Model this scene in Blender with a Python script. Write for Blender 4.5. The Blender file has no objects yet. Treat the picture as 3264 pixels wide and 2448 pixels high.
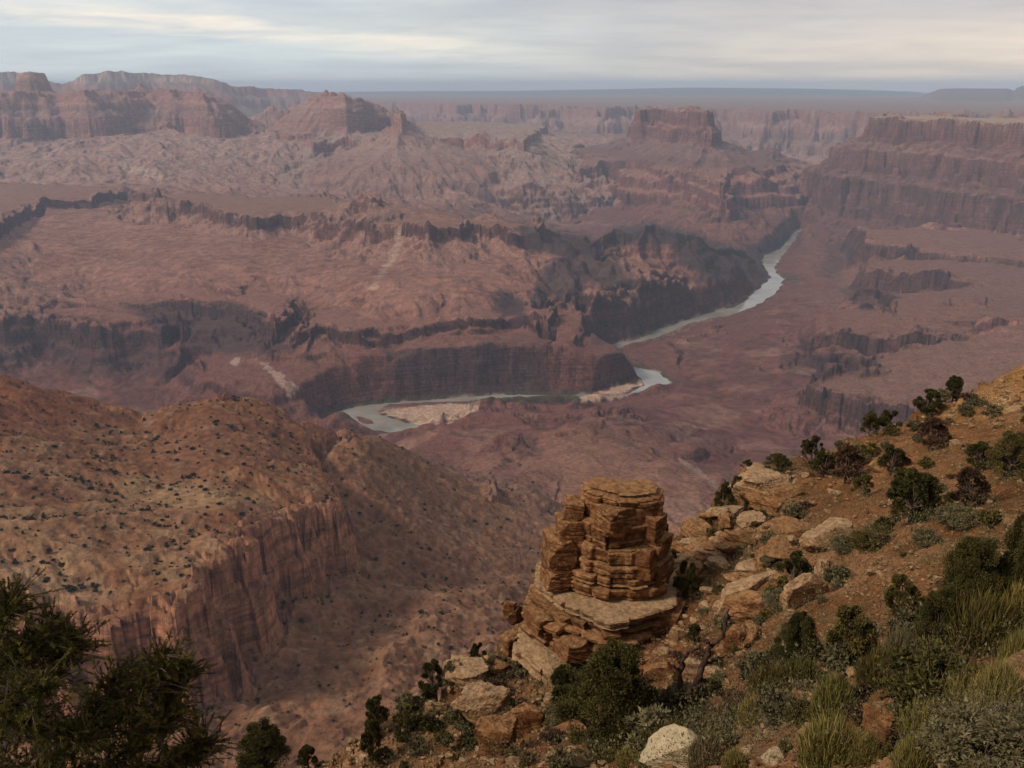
import bpy, bmesh, math, random, time
import numpy as np
T0 = time.time()
C = bpy.context.scene.collection
SC = bpy.context.scene
R = math.radians
# ------------------------------------------------------------------ camera
PITCH = R(18.5); F = 886.8; CX, CY = 512.0, 384.0       # pixel space 1024 x 768
cam_d = bpy.data.cameras.new("camera"); cam = bpy.data.objects.new("camera", cam_d); C.objects.link(cam)
cam.location = (0, 0, 0); cam.rotation_euler = (R(90) - PITCH, 0, 0)
cam_d.sensor_width = 36; cam_d.lens = 18 / math.tan(R(30)); cam_d.clip_start = 0.2; cam_d.clip_end = 400000
SC.camera = cam
# ------------------------------------------------------------------ render / exposure
SC.view_settings.view_transform = 'Standard'; SC.view_settings.look = 'None'
SC.view_settings.exposure = EXPOSURE = 0.90; SC.view_settings.gamma = 1
SC.render.engine = 'CYCLES'
SC.cycles.volume_bounces = 3; SC.cycles.max_bounces = 4; SC.cycles.diffuse_bounces = 2
SC.cycles.transparent_max_bounces = 8; SC.cycles.use_denoising = True
SC.cycles.caustics_reflective = False; SC.cycles.caustics_refractive = False
# ------------------------------------------------------------------ sun + sky
SUN_EL, SUN_AZ = R(40), R(-112)        # azimuth measured from +Y (view direction) towards +X
sun_d = bpy.data.lights.new("sun", 'SUN'); sun = bpy.data.objects.new("sun", sun_d); C.objects.link(sun)
sun_d.energy = 1.5; sun_d.angle = R(10); sun_d.color = (1.0, 0.86, 0.70)
from mathutils import Vector, Matrix, Euler
sdir = Vector((math.sin(SUN_AZ) * math.cos(SUN_EL), math.cos(SUN_AZ) * math.cos(SUN_EL), math.sin(SUN_EL)))
sun.rotation_euler = sdir.to_track_quat('Z', 'Y').to_euler()

W = bpy.data.worlds.new("World"); SC.world = W; W.use_nodes = True
def nodes_of(tree):
    tree.nodes.clear()
    def N(t, **kw):
        n = tree.nodes.new(t)
        for k, v in kw.items():
            if k == 'inp':
                for i, val in v.items(): n.inputs[i].default_value = val
            else: setattr(n, k, v)
        return n
    def L(a, b): tree.links.new(a, b)
    return N, L
def ramp(n, stops, interp='LINEAR'):
    cr = n.color_ramp; cr.interpolation = interp
    while len(cr.elements) > 1: cr.elements.remove(cr.elements[-1])
    cr.elements[0].position = stops[0][0]; cr.elements[0].color = (*stops[0][1], 1) if len(stops[0][1]) == 3 else stops[0][1]
    for p, c in stops[1:]:
        e = cr.elements.new(p); e.color = (*c, 1) if len(c) == 3 else c
def g3(x): return (x, x, x)
def cramp_world(N, L, n):
    r = N('ShaderNodeValToRGB'); L(n.outputs[0], r.inputs[0]); ramp(r, [(0.36, g3(0.95)), (0.62, g3(0.30))]); return r.outputs[0]
def make_world():
    N, L = nodes_of(W.node_tree)
    tc = N('ShaderNodeTexCoord'); sep = N('ShaderNodeSeparateXYZ'); L(tc.outputs['Generated'], sep.inputs[0])
    sky = N('ShaderNodeTexSky', sky_type='NISHITA', sun_disc=False, sun_elevation=SUN_EL, sun_rotation=SUN_AZ, altitude=2200)
    skys = N('ShaderNodeMix', data_type='RGBA', blend_type='MULTIPLY', inp={0: 1.0}); L(sky.outputs[0], skys.inputs[6]); skys.inputs[7].default_value = (0.09, 0.09, 0.09, 1)
    # direction projected on a cloud deck
    zz = N('ShaderNodeMath', operation='MAXIMUM', inp={1: 0.0}); L(sep.outputs[2], zz.inputs[0])
    za = N('ShaderNodeMath', operation='ADD', inp={1: 0.075}); L(zz.outputs[0], za.inputs[0])
    dx = N('ShaderNodeMath', operation='DIVIDE'); L(sep.outputs[0], dx.inputs[0]); L(za.outputs[0], dx.inputs[1])
    dy = N('ShaderNodeMath', operation='DIVIDE'); L(sep.outputs[1], dy.inputs[0]); L(za.outputs[0], dy.inputs[1])
    cv = N('ShaderNodeCombineXYZ'); L(dx.outputs[0], cv.inputs[0]); L(dy.outputs[0], cv.inputs[1])
    def noise(scale, det, rough, off, dist=0.0):
        mp = N('ShaderNodeMapping'); L(cv.outputs[0], mp.inputs[0]); mp.inputs['Location'].default_value = off
        mp.inputs['Rotation'].default_value = (0, 0, R(-8)); mp.inputs['Scale'].default_value = (scale * 0.8, scale, 1)
        n = N('ShaderNodeTexNoise', inp={'Scale': 1.0, 'Detail': det, 'Roughness': rough, 'Distortion': dist}); L(mp.outputs[0], n.inputs['Vector']); return n
    n1 = noise(0.42, 6, 0.50, (3.1, 1.7, 0), 0.6); n2 = noise(0.17, 4, 0.5, (7.3, 4.1, 2.0), 0.5)
    # azimuth factor: 0 at the left edge of the view, 1 at the right edge
    ax = N('ShaderNodeMapRange', inp={1: -0.5, 2: 0.5, 3: 0.0, 4: 1.0}); L(sep.outputs[0], ax.inputs[0])
    el = N('ShaderNodeMapRange', inp={1: 0.0, 2: 0.125, 3: 0.0, 4: 1.0}); L(sep.outputs[2], el.inputs[0])
    # base overcast: bluish low on the left, cream low on the right, lavender higher
    lo = N('ShaderNodeValToRGB'); L(ax.outputs[0], lo.inputs[0])
    ramp(lo, [(0.0, (0.60, 0.67, 0.67)), (0.30, (0.58, 0.64, 0.64)), (0.52, (0.58, 0.59, 0.56)), (0.72, (0.63, 0.56, 0.49)), (1.0, (0.76, 0.63, 0.50))])
    hi = N('ShaderNodeValToRGB'); L(ax.outputs[0], hi.inputs[0])
    ramp(hi, [(0.0, (0.63, 0.65, 0.65)), (0.3, (0.60, 0.62, 0.63)), (0.55, (0.54, 0.54, 0.55)), (0.75, (0.52, 0.48, 0.47)), (1.0, (0.50, 0.45, 0.44))])
    elr = N('ShaderNodeValToRGB'); L(el.outputs[0], elr.inputs[0]); ramp(elr, [(0.0, (0, 0, 0)), (0.22, (0.15, 0.15, 0.15)), (0.6, (0.85, 0.85, 0.85)), (1.0, (1, 1, 1))])
    base = N('ShaderNodeMix', data_type='RGBA'); L(elr.outputs[0], base.inputs[0]); L(lo.outputs[0], base.inputs[6]); L(hi.outputs[0], base.inputs[7])
    # grey cloud bellies
    r1 = N('ShaderNodeValToRGB'); L(n1.outputs[0], r1.inputs[0]); ramp(r1, [(0.40, (1.10, 1.09, 1.06)), (0.52, (1.0, 1.0, 1.0)), (0.64, (0.84, 0.86, 0.90))])
    m1 = N('ShaderNodeMix', data_type='RGBA', blend_type='MULTIPLY', inp={0: 0.9}); L(base.outputs[2], m1.inputs[6]); L(r1.outputs[0], m1.inputs[7])
    r2 = N('ShaderNodeValToRGB'); L(n2.outputs[0], r2.inputs[0]); ramp(r2, [(0.36, (1.10, 1.06, 1.0)), (0.5, (1, 1, 1)), (0.66, (0.88, 0.89, 0.92))])
    m2 = N('ShaderNodeMix', data_type='RGBA', blend_type='MULTIPLY', inp={0: 0.9}); L(m1.outputs[2], m2.inputs[6]); L(r2.outputs[0], m2.inputs[7])
    n3 = noise(1.5, 6, 0.6, (5.0, 2.0, 7.0), 0.4); r3 = N('ShaderNodeValToRGB'); L(n3.outputs[0], r3.inputs[0]); ramp(r3, [(0.34, (1.07, 1.06, 1.04)), (0.5, g3(1.0)), (0.66, (0.91, 0.92, 0.94))])
    m2b = N('ShaderNodeMix', data_type='RGBA', blend_type='MULTIPLY', inp={0: 0.9}); L(m2.outputs[2], m2b.inputs[6]); L(r3.outputs[0], m2b.inputs[7]); m2 = m2b
    # cream breaks in the cloud, in a slanting belt on the left
    # belt centre elevation falls with azimuth:  e = 0.070 - 0.075*(x+0.5)
    bx = N('ShaderNodeMath', operation='MULTIPLY_ADD', inp={1: 0.072, 2: 0.036}); L(sep.outputs[0], bx.inputs[0])
    be = N('ShaderNodeMath', operation='ADD'); L(sep.outputs[2], be.inputs[0]); L(bx.outputs[0], be.inputs[1])
    wob = noise(0.9, 5, 0.6, (1.0, 9.0, 4.0), 0.3)
    wm = N('ShaderNodeMath', operation='MULTIPLY_ADD', inp={1: 0.034, 2: -0.017}); L(wob.outputs[0], wm.inputs[0])
    bw = N('ShaderNodeMath', operation='ADD'); L(be.outputs[0], bw.inputs[0]); L(wm.outputs[0], bw.inputs[1])
    br = N('ShaderNodeValToRGB')
    b0 = N('ShaderNodeMapRange', inp={1: 0.0, 2: 0.16, 3: 0, 4: 1}); L(bw.outputs[0], b0.inputs[0]); L(b0.outputs[0], br.inputs[0])
    ramp(br, [(0.36, (0, 0, 0)), (0.41, (0.75, 0.75, 0.75)), (0.47, (1, 1, 1)), (0.52, (0.2, 0.2, 0.2)), (0.60, (0, 0, 0))])
    fade = N('ShaderNodeMapRange', inp={1: -0.10, 2: 0.06, 3: 1.0, 4: 0.0}); L(sep.outputs[0], fade.inputs[0])
    bm = N('ShaderNodeMath', operation='MULTIPLY'); L(br.outputs[0], bm.inputs[0]); L(fade.outputs[0], bm.inputs[1])
    bm2 = N('ShaderNodeMath', operation='MULTIPLY'); L(cramp_world(N, L, n3), bm2.inputs[1]); L(bm.outputs[0], bm2.inputs[0])
    m3 = N('ShaderNodeMix', data_type='RGBA'); L(bm2.outputs[0], m3.inputs[0]); L(m2.outputs[2], m3.inputs[6]); m3.inputs[7].default_value = (0.92, 0.81, 0.67, 1)
    # a veil of rain right of the centre
    vx = N('ShaderNodeValToRGB'); vmr = N('ShaderNodeMapRange', inp={1: 0.0, 2: 0.5, 3: 0.0, 4: 1.0}); L(sep.outputs[0], vmr.inputs[0]); L(vmr.outputs[0], vx.inputs[0])
    ramp(vx, [(0.12, g3(0)), (0.22, g3(1)), (0.48, g3(0.55)), (0.75, g3(0))])
    vs = N('ShaderNodeMath', operation='MULTIPLY', inp={1: 0.7}); L(vx.outputs[0], vs.inputs[0])
    m3b = N('ShaderNodeMix', data_type='RGBA', blend_type='MULTIPLY'); L(vs.outputs[0], m3b.inputs[0]); L(m3.outputs[2], m3b.inputs[6]); m3b.inputs[7].default_value = (0.86, 0.88, 0.92, 1); m3 = m3b
    # overhead the deck is a little darker and evener
    zen = N('ShaderNodeMapRange', inp={1: 0.13, 2: 0.42, 3: 0.0, 4: 1.0}); L(sep.outputs[2], zen.inputs[0])
    m4 = N('ShaderNodeMix', data_type='RGBA'); L(zen.outputs[0], m4.inputs[0]); L(m3.outputs[2], m4.inputs[6]); m4.inputs[7].default_value = (0.30, 0.29, 0.30, 1)
    cov = N('ShaderNodeMix', data_type='RGBA', inp={0: 0.9}); L(skys.outputs[2], cov.inputs[6]); L(m4.outputs[2], cov.inputs[7])
    bg = N('ShaderNodeBackground', inp={'Strength': 0.66}); L(cov.outputs[2], bg.inputs[0])
    out = N('ShaderNodeOutputWorld'); L(bg.outputs[0], out.inputs[0])
make_world()
# ------------------------------------------------------------------ helpers: pixel -> place
def ray(u, v):
    x = (u - CX) / F; y = (CY - v) / F
    return np.array([x, math.cos(PITCH) + y * math.sin(PITCH), -math.sin(PITCH) + y * math.cos(PITCH)])
def at_z(u, v, z):
    d = ray(u, v); return d * (z / d[2])
def at_r(u, v, r):
    d = ray(u, v); return d * (r / math.hypot(d[0], d[1]))
def project(x, y, z):
    yc = -y * -math.sin(PITCH) + z * math.cos(PITCH); fw = y * math.cos(PITCH) - z * math.sin(PITCH)
    return CX + F * x / fw, CY - F * yc / fw
# ------------------------------------------------------------------ helpers: noise on arrays
_rng = np.random.RandomState(7)
_perm = _rng.permutation(512).astype(np.int32); _perm = np.concatenate([_perm, _perm])
_ga = _rng.rand(512) * 2 * np.pi; _gx = np.cos(_ga).astype(np.float32); _gy = np.sin(_ga).astype(np.float32)
def perlin(x, y, seed=0):
    x = x + seed * 17.31; y = y + seed * 9.77
    xf = np.floor(x); yf = np.floor(y); xi = xf.astype(np.int32) & 511; yi = yf.astype(np.int32) & 511
    fx = (x - xf).astype(np.float32); fy = (y - yf).astype(np.float32)
    u = fx * fx * fx * (fx * (fx * 6 - 15) + 10); v = fy * fy * fy * (fy * (fy * 6 - 15) + 10)
    x1 = (xi + 1) & 511; y1 = (yi + 1) & 511
    p0 = _perm[xi]; p1 = _perm[x1]
    def g(h, dx, dy):
        h = _perm[h & 511]; return _gx[h] * dx + _gy[h] * dy
    a = g(p0 + yi, fx, fy); b = g(p1 + yi, fx - 1, fy); c = g(p0 + y1, fx, fy - 1); d = g(p1 + y1, fx - 1, fy - 1)
    ab = a + u * (b - a); cd = c + u * (d - c)
    return (ab + v * (cd - ab)) * 1.5
def fbm(x, y, octs=4, seed=0, gain=0.5):
    s = 0; a = 1; t = 0
    for o in range(octs):
        s = s + a * perlin(x * 2 ** o, y * 2 ** o, seed + o * 3); t += a; a *= gain
    return s / t
def ridged(x, y, octs=3, seed=0, gain=0.5):          # 1 on crests, 0 in hollows
    s = 0; a = 1; t = 0
    for o in range(octs):
        s = s + a * (1 - np.abs(perlin(x * 2 ** o, y * 2 ** o, seed + o * 3)) * 1.6); t += a; a *= gain
    return np.clip(s / t + 0.06, 0.0, 1.0)
def smooth(a, b, x):
    t = np.clip((x - a) / (b - a), 0, 1); return t * t * (3 - 2 * t)
def lerp(a, b, t): return a + (b - a) * t
# ------------------------------------------------------------------ helpers: surfaces through control points
class TPS:
    def __init__(s, P, z, smoothing=0.0):
        P = np.asarray(P, float); z = np.asarray(z, float)
        s.c = P.mean(0); s.k = max(P.std(), 1e-6); s.P = (P - s.c) / s.k; n = len(P)
        r2 = ((s.P[:, None] - s.P[None]) ** 2).sum(-1); K = 0.5 * r2 * np.log(r2 + 1e-12)
        A = np.zeros((n + 3, n + 3)); A[:n, :n] = K + smoothing * np.eye(n); A[:n, n] = 1; A[:n, n + 1:] = s.P; A[n:, :n] = A[:n, n:].T
        s.w = np.linalg.solve(A, np.concatenate([z, np.zeros(3)]))
    def __call__(s, x, y):
        x = (x - s.c[0]) / s.k; y = (y - s.c[1]) / s.k; n = len(s.P)
        out = (s.w[n] + s.w[n + 1] * x + s.w[n + 2] * y).astype(np.float64)
        for i in range(n):
            r2 = (x - s.P[i, 0]) ** 2 + (y - s.P[i, 1]) ** 2
            out += s.w[i] * 0.5 * r2 * np.log(r2 + 1e-12)
        return out
def poly_sdf(X, Y, P, closed=True):                   # negative inside
    P = np.asarray(P, float); n = len(P); best = np.full(X.shape, 1e30); ins = np.zeros(X.shape, bool)
    for i in range(n if closed else n - 1):
        ax, ay = P[i]; bx, by = P[(i + 1) % n]; ex, ey = bx - ax, by - ay; L2 = ex * ex + ey * ey + 1e-9
        t = np.clip(((X - ax) * ex + (Y - ay) * ey) / L2, 0, 1)
        dx = X - ax - t * ex; dy = Y - ay - t * ey
        best = np.minimum(best, dx * dx + dy * dy)
        if closed:
            c = ((ay > Y) != (by > Y)) & (X < (bx - ax) * (Y - ay) / ((by - ay) or 1e-9) + ax)
            ins ^= c
    d = np.sqrt(best)
    return np.where(ins, -d, d) if closed else d
# ------------------------------------------------------------------ helpers: objects
def link_mesh(name, me, mat=None, parent=None):
    o = bpy.data.objects.new(name, me); C.objects.link(o)
    if mat is not None and not me.materials: me.materials.append(mat)
    if parent is not None: o.parent = parent
    return o
def tag(o, label=None, cat=None, group=None, kind=None):
    if label: o['label'] = label
    if cat: o['category'] = cat
    if group: o['group'] = group
    if kind: o['kind'] = kind
    return o
def mesh_np(name, V, Q, mat=None, smooth_shade=True, col=None, attrs=None):
    V = np.ascontiguousarray(V, np.float32); Q = np.ascontiguousarray(Q, np.int32); k = Q.shape[1]
    me = bpy.data.meshes.new(name); me.vertices.add(len(V)); me.vertices.foreach_set('co', V.ravel())
    me.loops.add(Q.size); me.loops.foreach_set('vertex_index', Q.ravel())
    me.polygons.add(len(Q)); me.polygons.foreach_set('loop_start', np.arange(0, Q.size, k, dtype=np.int32))
    try: me.polygons.foreach_set('loop_total', np.full(len(Q), k, np.int32))
    except Exception: pass
    me.polygons.foreach_set('use_smooth', np.full(len(Q), smooth_shade, bool))
    if col is not None:
        a = me.color_attributes.new('Col', 'FLOAT_COLOR', 'POINT')
        a.data.foreach_set('color', np.concatenate([col, np.ones((len(col), 1))], 1).astype(np.float32).ravel())
    for nm, arr in (attrs or {}).items():
        a = me.attributes.new(nm, 'FLOAT', 'POINT'); a.data.foreach_set('value', np.ascontiguousarray(arr, np.float32))
    me.update(calc_edges=True); me.validate()
    if mat is not None: me.materials.append(mat)
    return me
def sub_mesh(V, Q, keep):                             # faces where keep, re-indexed
    q = Q[keep]; idx, inv = np.unique(q, return_inverse=True)
    return idx, inv.reshape(q.shape)
# ================================================================== the canyon: one height field in metres, eye at z = 0
RIV = -1450.0
NA = 1560; AZ = np.linspace(R(-40), R(40), NA)
RR = np.concatenate([np.exp(np.arange(math.log(230), math.log(850), 0.008)), np.exp(np.arange(math.log(850), math.log(12500), 0.0029)),
                     np.exp(np.arange(math.log(12500), math.log(15600), 0.0017)), np.exp(np.arange(math.log(15600), math.log(26000), 0.005)), np.exp(np.arange(math.log(26000), math.log(78000), 0.025))])
NR = len(RR)
GX = RR[:, None] * np.sin(AZ)[None]; GY = RR[:, None] * np.cos(AZ)[None]
# noise fields (metres)
def field(scale, seed, kind='p', octs=1):
    f = perlin if kind == 'p' and octs == 1 else None
    if f: return f(GX / scale, GY / scale, seed)
    return (ridged if kind == 'r' else fbm)(GX / scale, GY / scale, octs, seed)
N1500, N600, N250, N100, N40, N15 = (field(s, i + 1) for i, s in enumerate((1500., 600., 250., 100., 40., 15.)))
R900, R350, R140, R60 = field(900., 11, 'r', 2), field(350., 12, 'r', 2), field(140., 13, 'r', 2), field(60., 14, 'r', 2)
def cells(scale, seed):                              # one random value per jittered cell: joint-bounded blocks
    px, py = GX / scale + seed * 3.7, GY / scale + seed * 5.1; ix, iy = np.floor(px).astype(np.int32), np.floor(py).astype(np.int32)
    best = np.full(GX.shape, 9., np.float32); val = np.zeros(GX.shape, np.float32)
    for i in (-1, 0, 1):
        for j in (-1, 0, 1):
            h = _perm[(_perm[(ix + i) & 511] + iy + j) & 511]
            d = (px - ix - i - 0.5 - _gx[h] * 0.42) ** 2 + (py - iy - j - 0.5 - _gy[h] * 0.42) ** 2
            m = d < best; best = np.where(m, d, best).astype(np.float32); val = np.where(m, (h & 511) / 255.5 - 1, val).astype(np.float32)
    return val
K160, K60, K22 = cells(160., 1), cells(60., 2), cells(22., 3)
def beds(z, thick, seed, hard=0.75):                 # stepped copy of z: hard beds stand steep, soft beds lie back
    rs = np.random.RandomState(seed); zz = [-1600.0]
    while zz[-1] < 500: zz.append(zz[-1] + thick * rs.uniform(0.5, 1.6))
    zz = np.array(zz); a, b = [], []
    for k in range(len(zz) - 1):
        f = rs.uniform(0.35, 0.65); a += [zz[k], zz[k] + (zz[k + 1] - zz[k]) * f]; b += [zz[k], zz[k] + (zz[k + 1] - zz[k]) * f * (1 - hard)]
    return np.interp(z, a, b)
WXY = {}
def warp_of(near):                                    # lateral displacement of a rim, metres
    if near == 0: return 58 * (R140 - 0.5) + 24 * N100 + 12 * K60 + 9 * K22 + 10 * (R60 - 0.5)
    if near == 1: return 110 * (R350 - 0.5) + 40 * (R140 - 0.5) + 13 * K160 + 5 * K60
    if near == 2: return 380 * (R900 - 0.5) + 130 * (R350 - 0.5) + 34 * (R140 - 0.5) + 20 * K160 + 5 * K60
    return 0
WARP = [warp_of(0), warp_of(1), warp_of(2)]
def pol(u, r, v=170.0):                               # plan point in the azimuth of pixel u, at ground distance r
    d = ray(u, v); k = r / d[1]; return (d[0] * k, r)
# ---- base ground: (u, v, z) seen points and ('r', u, r, z) unseen ones
BASE = [
 # river and its flats
 (796,234,-1450),(778,259,-1450),(771,280,-1450),(748,299,-1450),(704,317,-1450),(650,338,-1450),(610,349,-1450),(640,372,-1450),(650,384,-1450),(600,397,-1450),
 (540,397,-1450),(460,400,-1450),(400,405,-1450),(350,414,-1450),(390,425,-1450),(440,414,-1448),
 (720,372,-1405),(690,350,-1425),(760,345,-1390),(760,395,-1405),(810,300,-1385),(840,265,-1400),(780,440,-1380),(720,440,-1370),(700,410,-1410),(850,330,-1370),(840,440,-1350),(800,360,-1385),
 (585,375,-1420),(660,300,-1340),(700,290,-1360),(600,310,-1330),(620,280,-1230),(680,262,-1200),(560,330,-1330),(740,275,-1400),
 # centre hill and the wash in front of it
 (596,424,-1190),(540,436,-1215),(470,416,-1330),(437,420,-1390),(620,432,-1200),(671,460,-1190),(721,484,-1150),(560,500,-1125),(640,470,-1160),(545,560,-1035),(500,600,-905),(430,640,-865),(350,690,-812),(300,740,-790),
 (440,540,-905),(400,470,-850),(345,430,-745),(500,505,-1010),(600,520,-1075),(690,510,-1085),(720,530,-1040),(383,434,-800),(405,454,-850),(454,479,-930),(512,486,-990),(470,560,-960),(380,600,-880),(400,690,-800),(260,700,-795),(100,700,-790),(0,720,-790),
 ('r',400,2600,-1180),('r',460,2650,-1190),('r',340,2650,-1180),('r',250,2700,-1250),('r',100,2700,-1250),('r',-40,2700,-1250),
 ('r',330,3300,-1410),('r',200,3500,-1420),('r',50,3600,-1420),('r',-60,3600,-1420),
 # under the viewpoint
 ('r',-60,600,-640),('r',200,600,-640),('r',512,600,-620),('r',800,600,-600),('r',1080,600,-560),('r',-60,240,-300),('r',512,240,-290),('r',1080,240,-260),('r',800,1200,-900),('r',1000,1300,-900),('r',1000,2200,-1150),('r',860,2200,-1180),
 # left valley and the slopes above
 (100,400,-1430),(200,390,-1425),(300,375,-1415),(20,400,-1430),(40,350,-1350),(200,352,-1370),(270,352,-1370),
 (20,300,-1185),(100,300,-1175),(200,300,-1165),(300,330,-1165),(400,325,-1165),(500,318,-1180),(100,255,-1055),(250,255,-1040),(400,262,-1050),(510,262,-1055),(20,250,-1030),(550,300,-1220),(540,262,-1070),
 # behind the middle mesa
 ('r',0,9800,-960),('r',150,9300,-1010),('r',300,9000,-1060),('r',400,8300,-1120),('r',470,7800,-1230),('r',540,8000,-1330),('r',620,8700,-1390),('r',700,9000,-1400),
 (20,172,-830),(100,175,-860),(200,181,-960),(300,181,-1000),(400,190,-1120),(480,200,-1200),(560,205,-1280),(610,205,-1290),(640,218,-1350),(700,222,-1400),
 (330,152,-790),(420,165,-930),(520,170,-980),(590,180,-1080),
 ('r',60,12500,-640),('r',180,12600,-680),('r',300,13000,-700),('r',450,15500,-760),('r',550,15500,-800),('r',620,14000,-900),('r',760,12500,-1250),('r',800,10500,-1380),('r',820,9500,-1400),
 ('r',880,7200,-1410),('r',1000,6900,-1400),('r',960,6000,-1420),('r',1060,5900,-1410),('r',900,5200,-1420),('r',1024,5000,-1420),('r',900,3200,-1350),('r',1000,3200,-1340),('r',1080,4200,-1390),('r',1080,7600,-1340),
 ('r',-60,20000,-700),('r',300,22000,-800),('r',600,20000,-900),('r',1000,16000,-900),('r',1080,12000,-1000),('r',-60,60000,-700),('r',512,60000,-700),('r',1080,60000,-700),
]
bp, bz = [], []
for e in BASE:
    if e[0] == 'r': x, y = pol(e[1], e[2], 300 if e[2] < 4000 else 150); z = e[3]
    else: x, y, z = at_z(*e)
    bp.append((math.atan2(x, y) * 2.2, math.log(math.hypot(x, y)))); bz.append(z)
def coarse(fn, step=6):                               # evaluate on a thinned polar grid, then interpolate
    ia = np.unique(np.append(np.arange(0, NA, step), NA - 1)); ir = np.unique(np.append(np.arange(0, NR, step), NR - 1))
    a, l = np.meshgrid(AZ[ia], np.log(RR[ir])); z = fn(a, l)
    t = np.empty((len(ir), NA)); 
    for i in range(len(ir)): t[i] = np.interp(AZ, AZ[ia], z[i])
    lo = np.clip(np.searchsorted(ir, np.arange(NR), side='right') - 1, 0, len(ir) - 2)
    w = ((np.arange(NR) - ir[lo]) / (ir[lo + 1] - ir[lo]))[:, None]
    return t[lo] * (1 - w) + t[lo + 1] * w
base_t = TPS(bp, bz, 0.0005)
H = coarse(lambda a, l: base_t(a * 2.2, l))
H = np.clip(H, -1452, 0)
# relief of the open slopes: ravines and spurs
rel = smooth(-1452, -1300, H)
amp = 0.35 + 0.65 * rel
H = H + amp * (22 * N600 + 12 * (R900 - 0.55) * smooth(5000, 9000, RR)[:, None] + 12 * (R350 - 0.55) + 2 * N100) * smooth(700, 2600, RR)[:, None]
H = H + (14 * N250 + 5 * N100) * (1 - smooth(700, 2600, RR))[:, None]
ID = np.zeros(H.shape, np.int16); NAMES = ['canyon_terrain']; CLIFF = np.zeros(H.shape, np.float32)

def feat(rim, prof, back=(), top=None, near=1, wamp=1.0, line=False, name=None, dgully=0.0, tilt=None):
    """union of a mesa / ridge with the ground. rim: (u,v,z) seen rim points; back: (u,r) unseen ones; prof: drop by distance outside the rim"""
    global H
    P3 = [at_z(*e) for e in rim]; P = [(p[0], p[1]) for p in P3] + [pol(*b) for b in back]
    prof = list(prof) + [(prof[-1][0] + 900, prof[-1][1] + 560)]
    dd = np.array([q[0] for q in prof], float); dz = np.array([q[1] for q in prof], float); pad = dd[-1] * 1.15 + 300
    A = np.array(P); x0, y0 = A.min(0) - pad; x1, y1 = A.max(0) + pad
    sel = (GX > x0) & (GX < x1) & (GY > y0) & (GY < y1)
    if not sel.any(): return
    X, Y = GX[sel], GY[sel]
    if line:
        d = np.full(X.shape, 1e9); tz = np.zeros(X.shape)
        for a, b in zip(P3[:-1], P3[1:]):
            ex, ey = b[0] - a[0], b[1] - a[1]; t = np.clip(((X - a[0]) * ex + (Y - a[1]) * ey) / (ex * ex + ey * ey), 0, 1)
            q = np.hypot(X - a[0] - t * ex, Y - a[1] - t * ey); m = q < d
            d = np.where(m, q, d); tz = np.where(m, a[2] + t * (b[2] - a[2]), tz)
    else:
        d = poly_sdf(X, Y, P)
        zs = [p[2] for p in P3]
        if top is not None:
            pts = [at_z(*e) for e in top]; allp = [(p[0], p[1]) for p in pts]; tz = TPS(allp, [p[2] for p in pts], 0.001)(X, Y)
            tz = np.minimum(tz, max(p[2] for p in pts) + 60)
        elif max(zs) - min(zs) > 1:
            w = 0; tz = 0
            for p in P3:
                k = 1 / (np.hypot(X - p[0], Y - p[1]) + 30) ** 2; w = w + k; tz = tz + k * p[2]
            tz = tz / w
        else: tz = zs[0]
    wv = WARP[near][sel] * wamp
    d = d + wv * (np.clip((d + 250) / 250, 0.25, 1.0) if not line else np.clip(d / 120, 0.1, 1))
    if dgully: d = d + np.clip(d, 0, 380) * np.clip(dgully * (R350[sel] - 0.5) * 0.8 + 0.4 * dgully * (R140[sel] - 0.5), -0.22, 0.4)
    h = tz - np.interp(d, dd, dz)
    slope = np.interp(d, (dd[1:] + dd[:-1]) / 2, np.diff(dz) / np.diff(dd))
    h = np.where(d > dd[-1], -9e3, h)
    old = H[sel]; win = h > old
    H[sel] = np.where(win, h, old)
    CLIFF[sel] = np.where(win, np.clip(slope - 0.9, 0, 2), CLIFF[sel])
    if name:
        if name not in NAMES: NAMES.append(name)
        idv = ID[sel]; ID[sel] = np.where(win, NAMES.index(name), idv)

# spurs and ravines below the far cliffs
fz = smooth(8200, 10000, RR)[:, None] * smooth(17000, 13500, RR)[:, None]
H = H + fz * (150 * (ridged(GX / 2300, GY / 2300, 1, 21) - 0.5) + 12 * (ridged(GX / 800, GY / 800, 1, 22) - 0.5))
# ---- far plain with its rim, and mesas on the horizon
feat([(395,103,-395),(430,103.5,-395),(455,105.5,-395),(470,104.5,-395),(500,105,-395),(545,105,-395),(565,106.5,-395),(590,106,-395),(602,108.5,-395),(618,107.5,-395),(640,106,-395),(676,107.5,-395),
      (700,109,-395),(730,109.5,-395),(765,111,-395),(800,110.5,-395),(835,112,-395),(870,112.5,-395),(930,112.8,-395),(1024,112.5,-395),(1110,112.8,-395)],
     [(-60000,-60),(-1500,0),(0,0),(45,150),(330,300),(370,430),(800,570),(850,700),(1700,880),(3500,1000)], back=[(1250,100000),(512,105000),(0,100000),(250,40000),(330,26000)], near=2, wamp=1.3, name='plateau')
feat([(538,110.2,-455),(560,109.6,-455),(580,110,-455),(598,111.2,-455)], [(0,0),(50,150),(300,250),(340,360),(1500,640)], back=[(605,20500),(540,20500)], near=2, wamp=0.5, name='plateau')
feat([(470,104.8,-420),(500,104.6,-420),(530,105.2,-420)], [(0,0),(60,200),(420,330),(480,480),(1800,800)], back=[(530,24000),(470,24000)], near=2, wamp=0.6, name='plateau')
feat([(415,109.5,-560),(440,108.5,-560),(470,110,-560),(512,110.5,-560)], [(0,0),(300,110),(420,260),(1800,520)], back=[(512,22500),(420,22500)], near=2, wamp=1.2, name='plateau')
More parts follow.
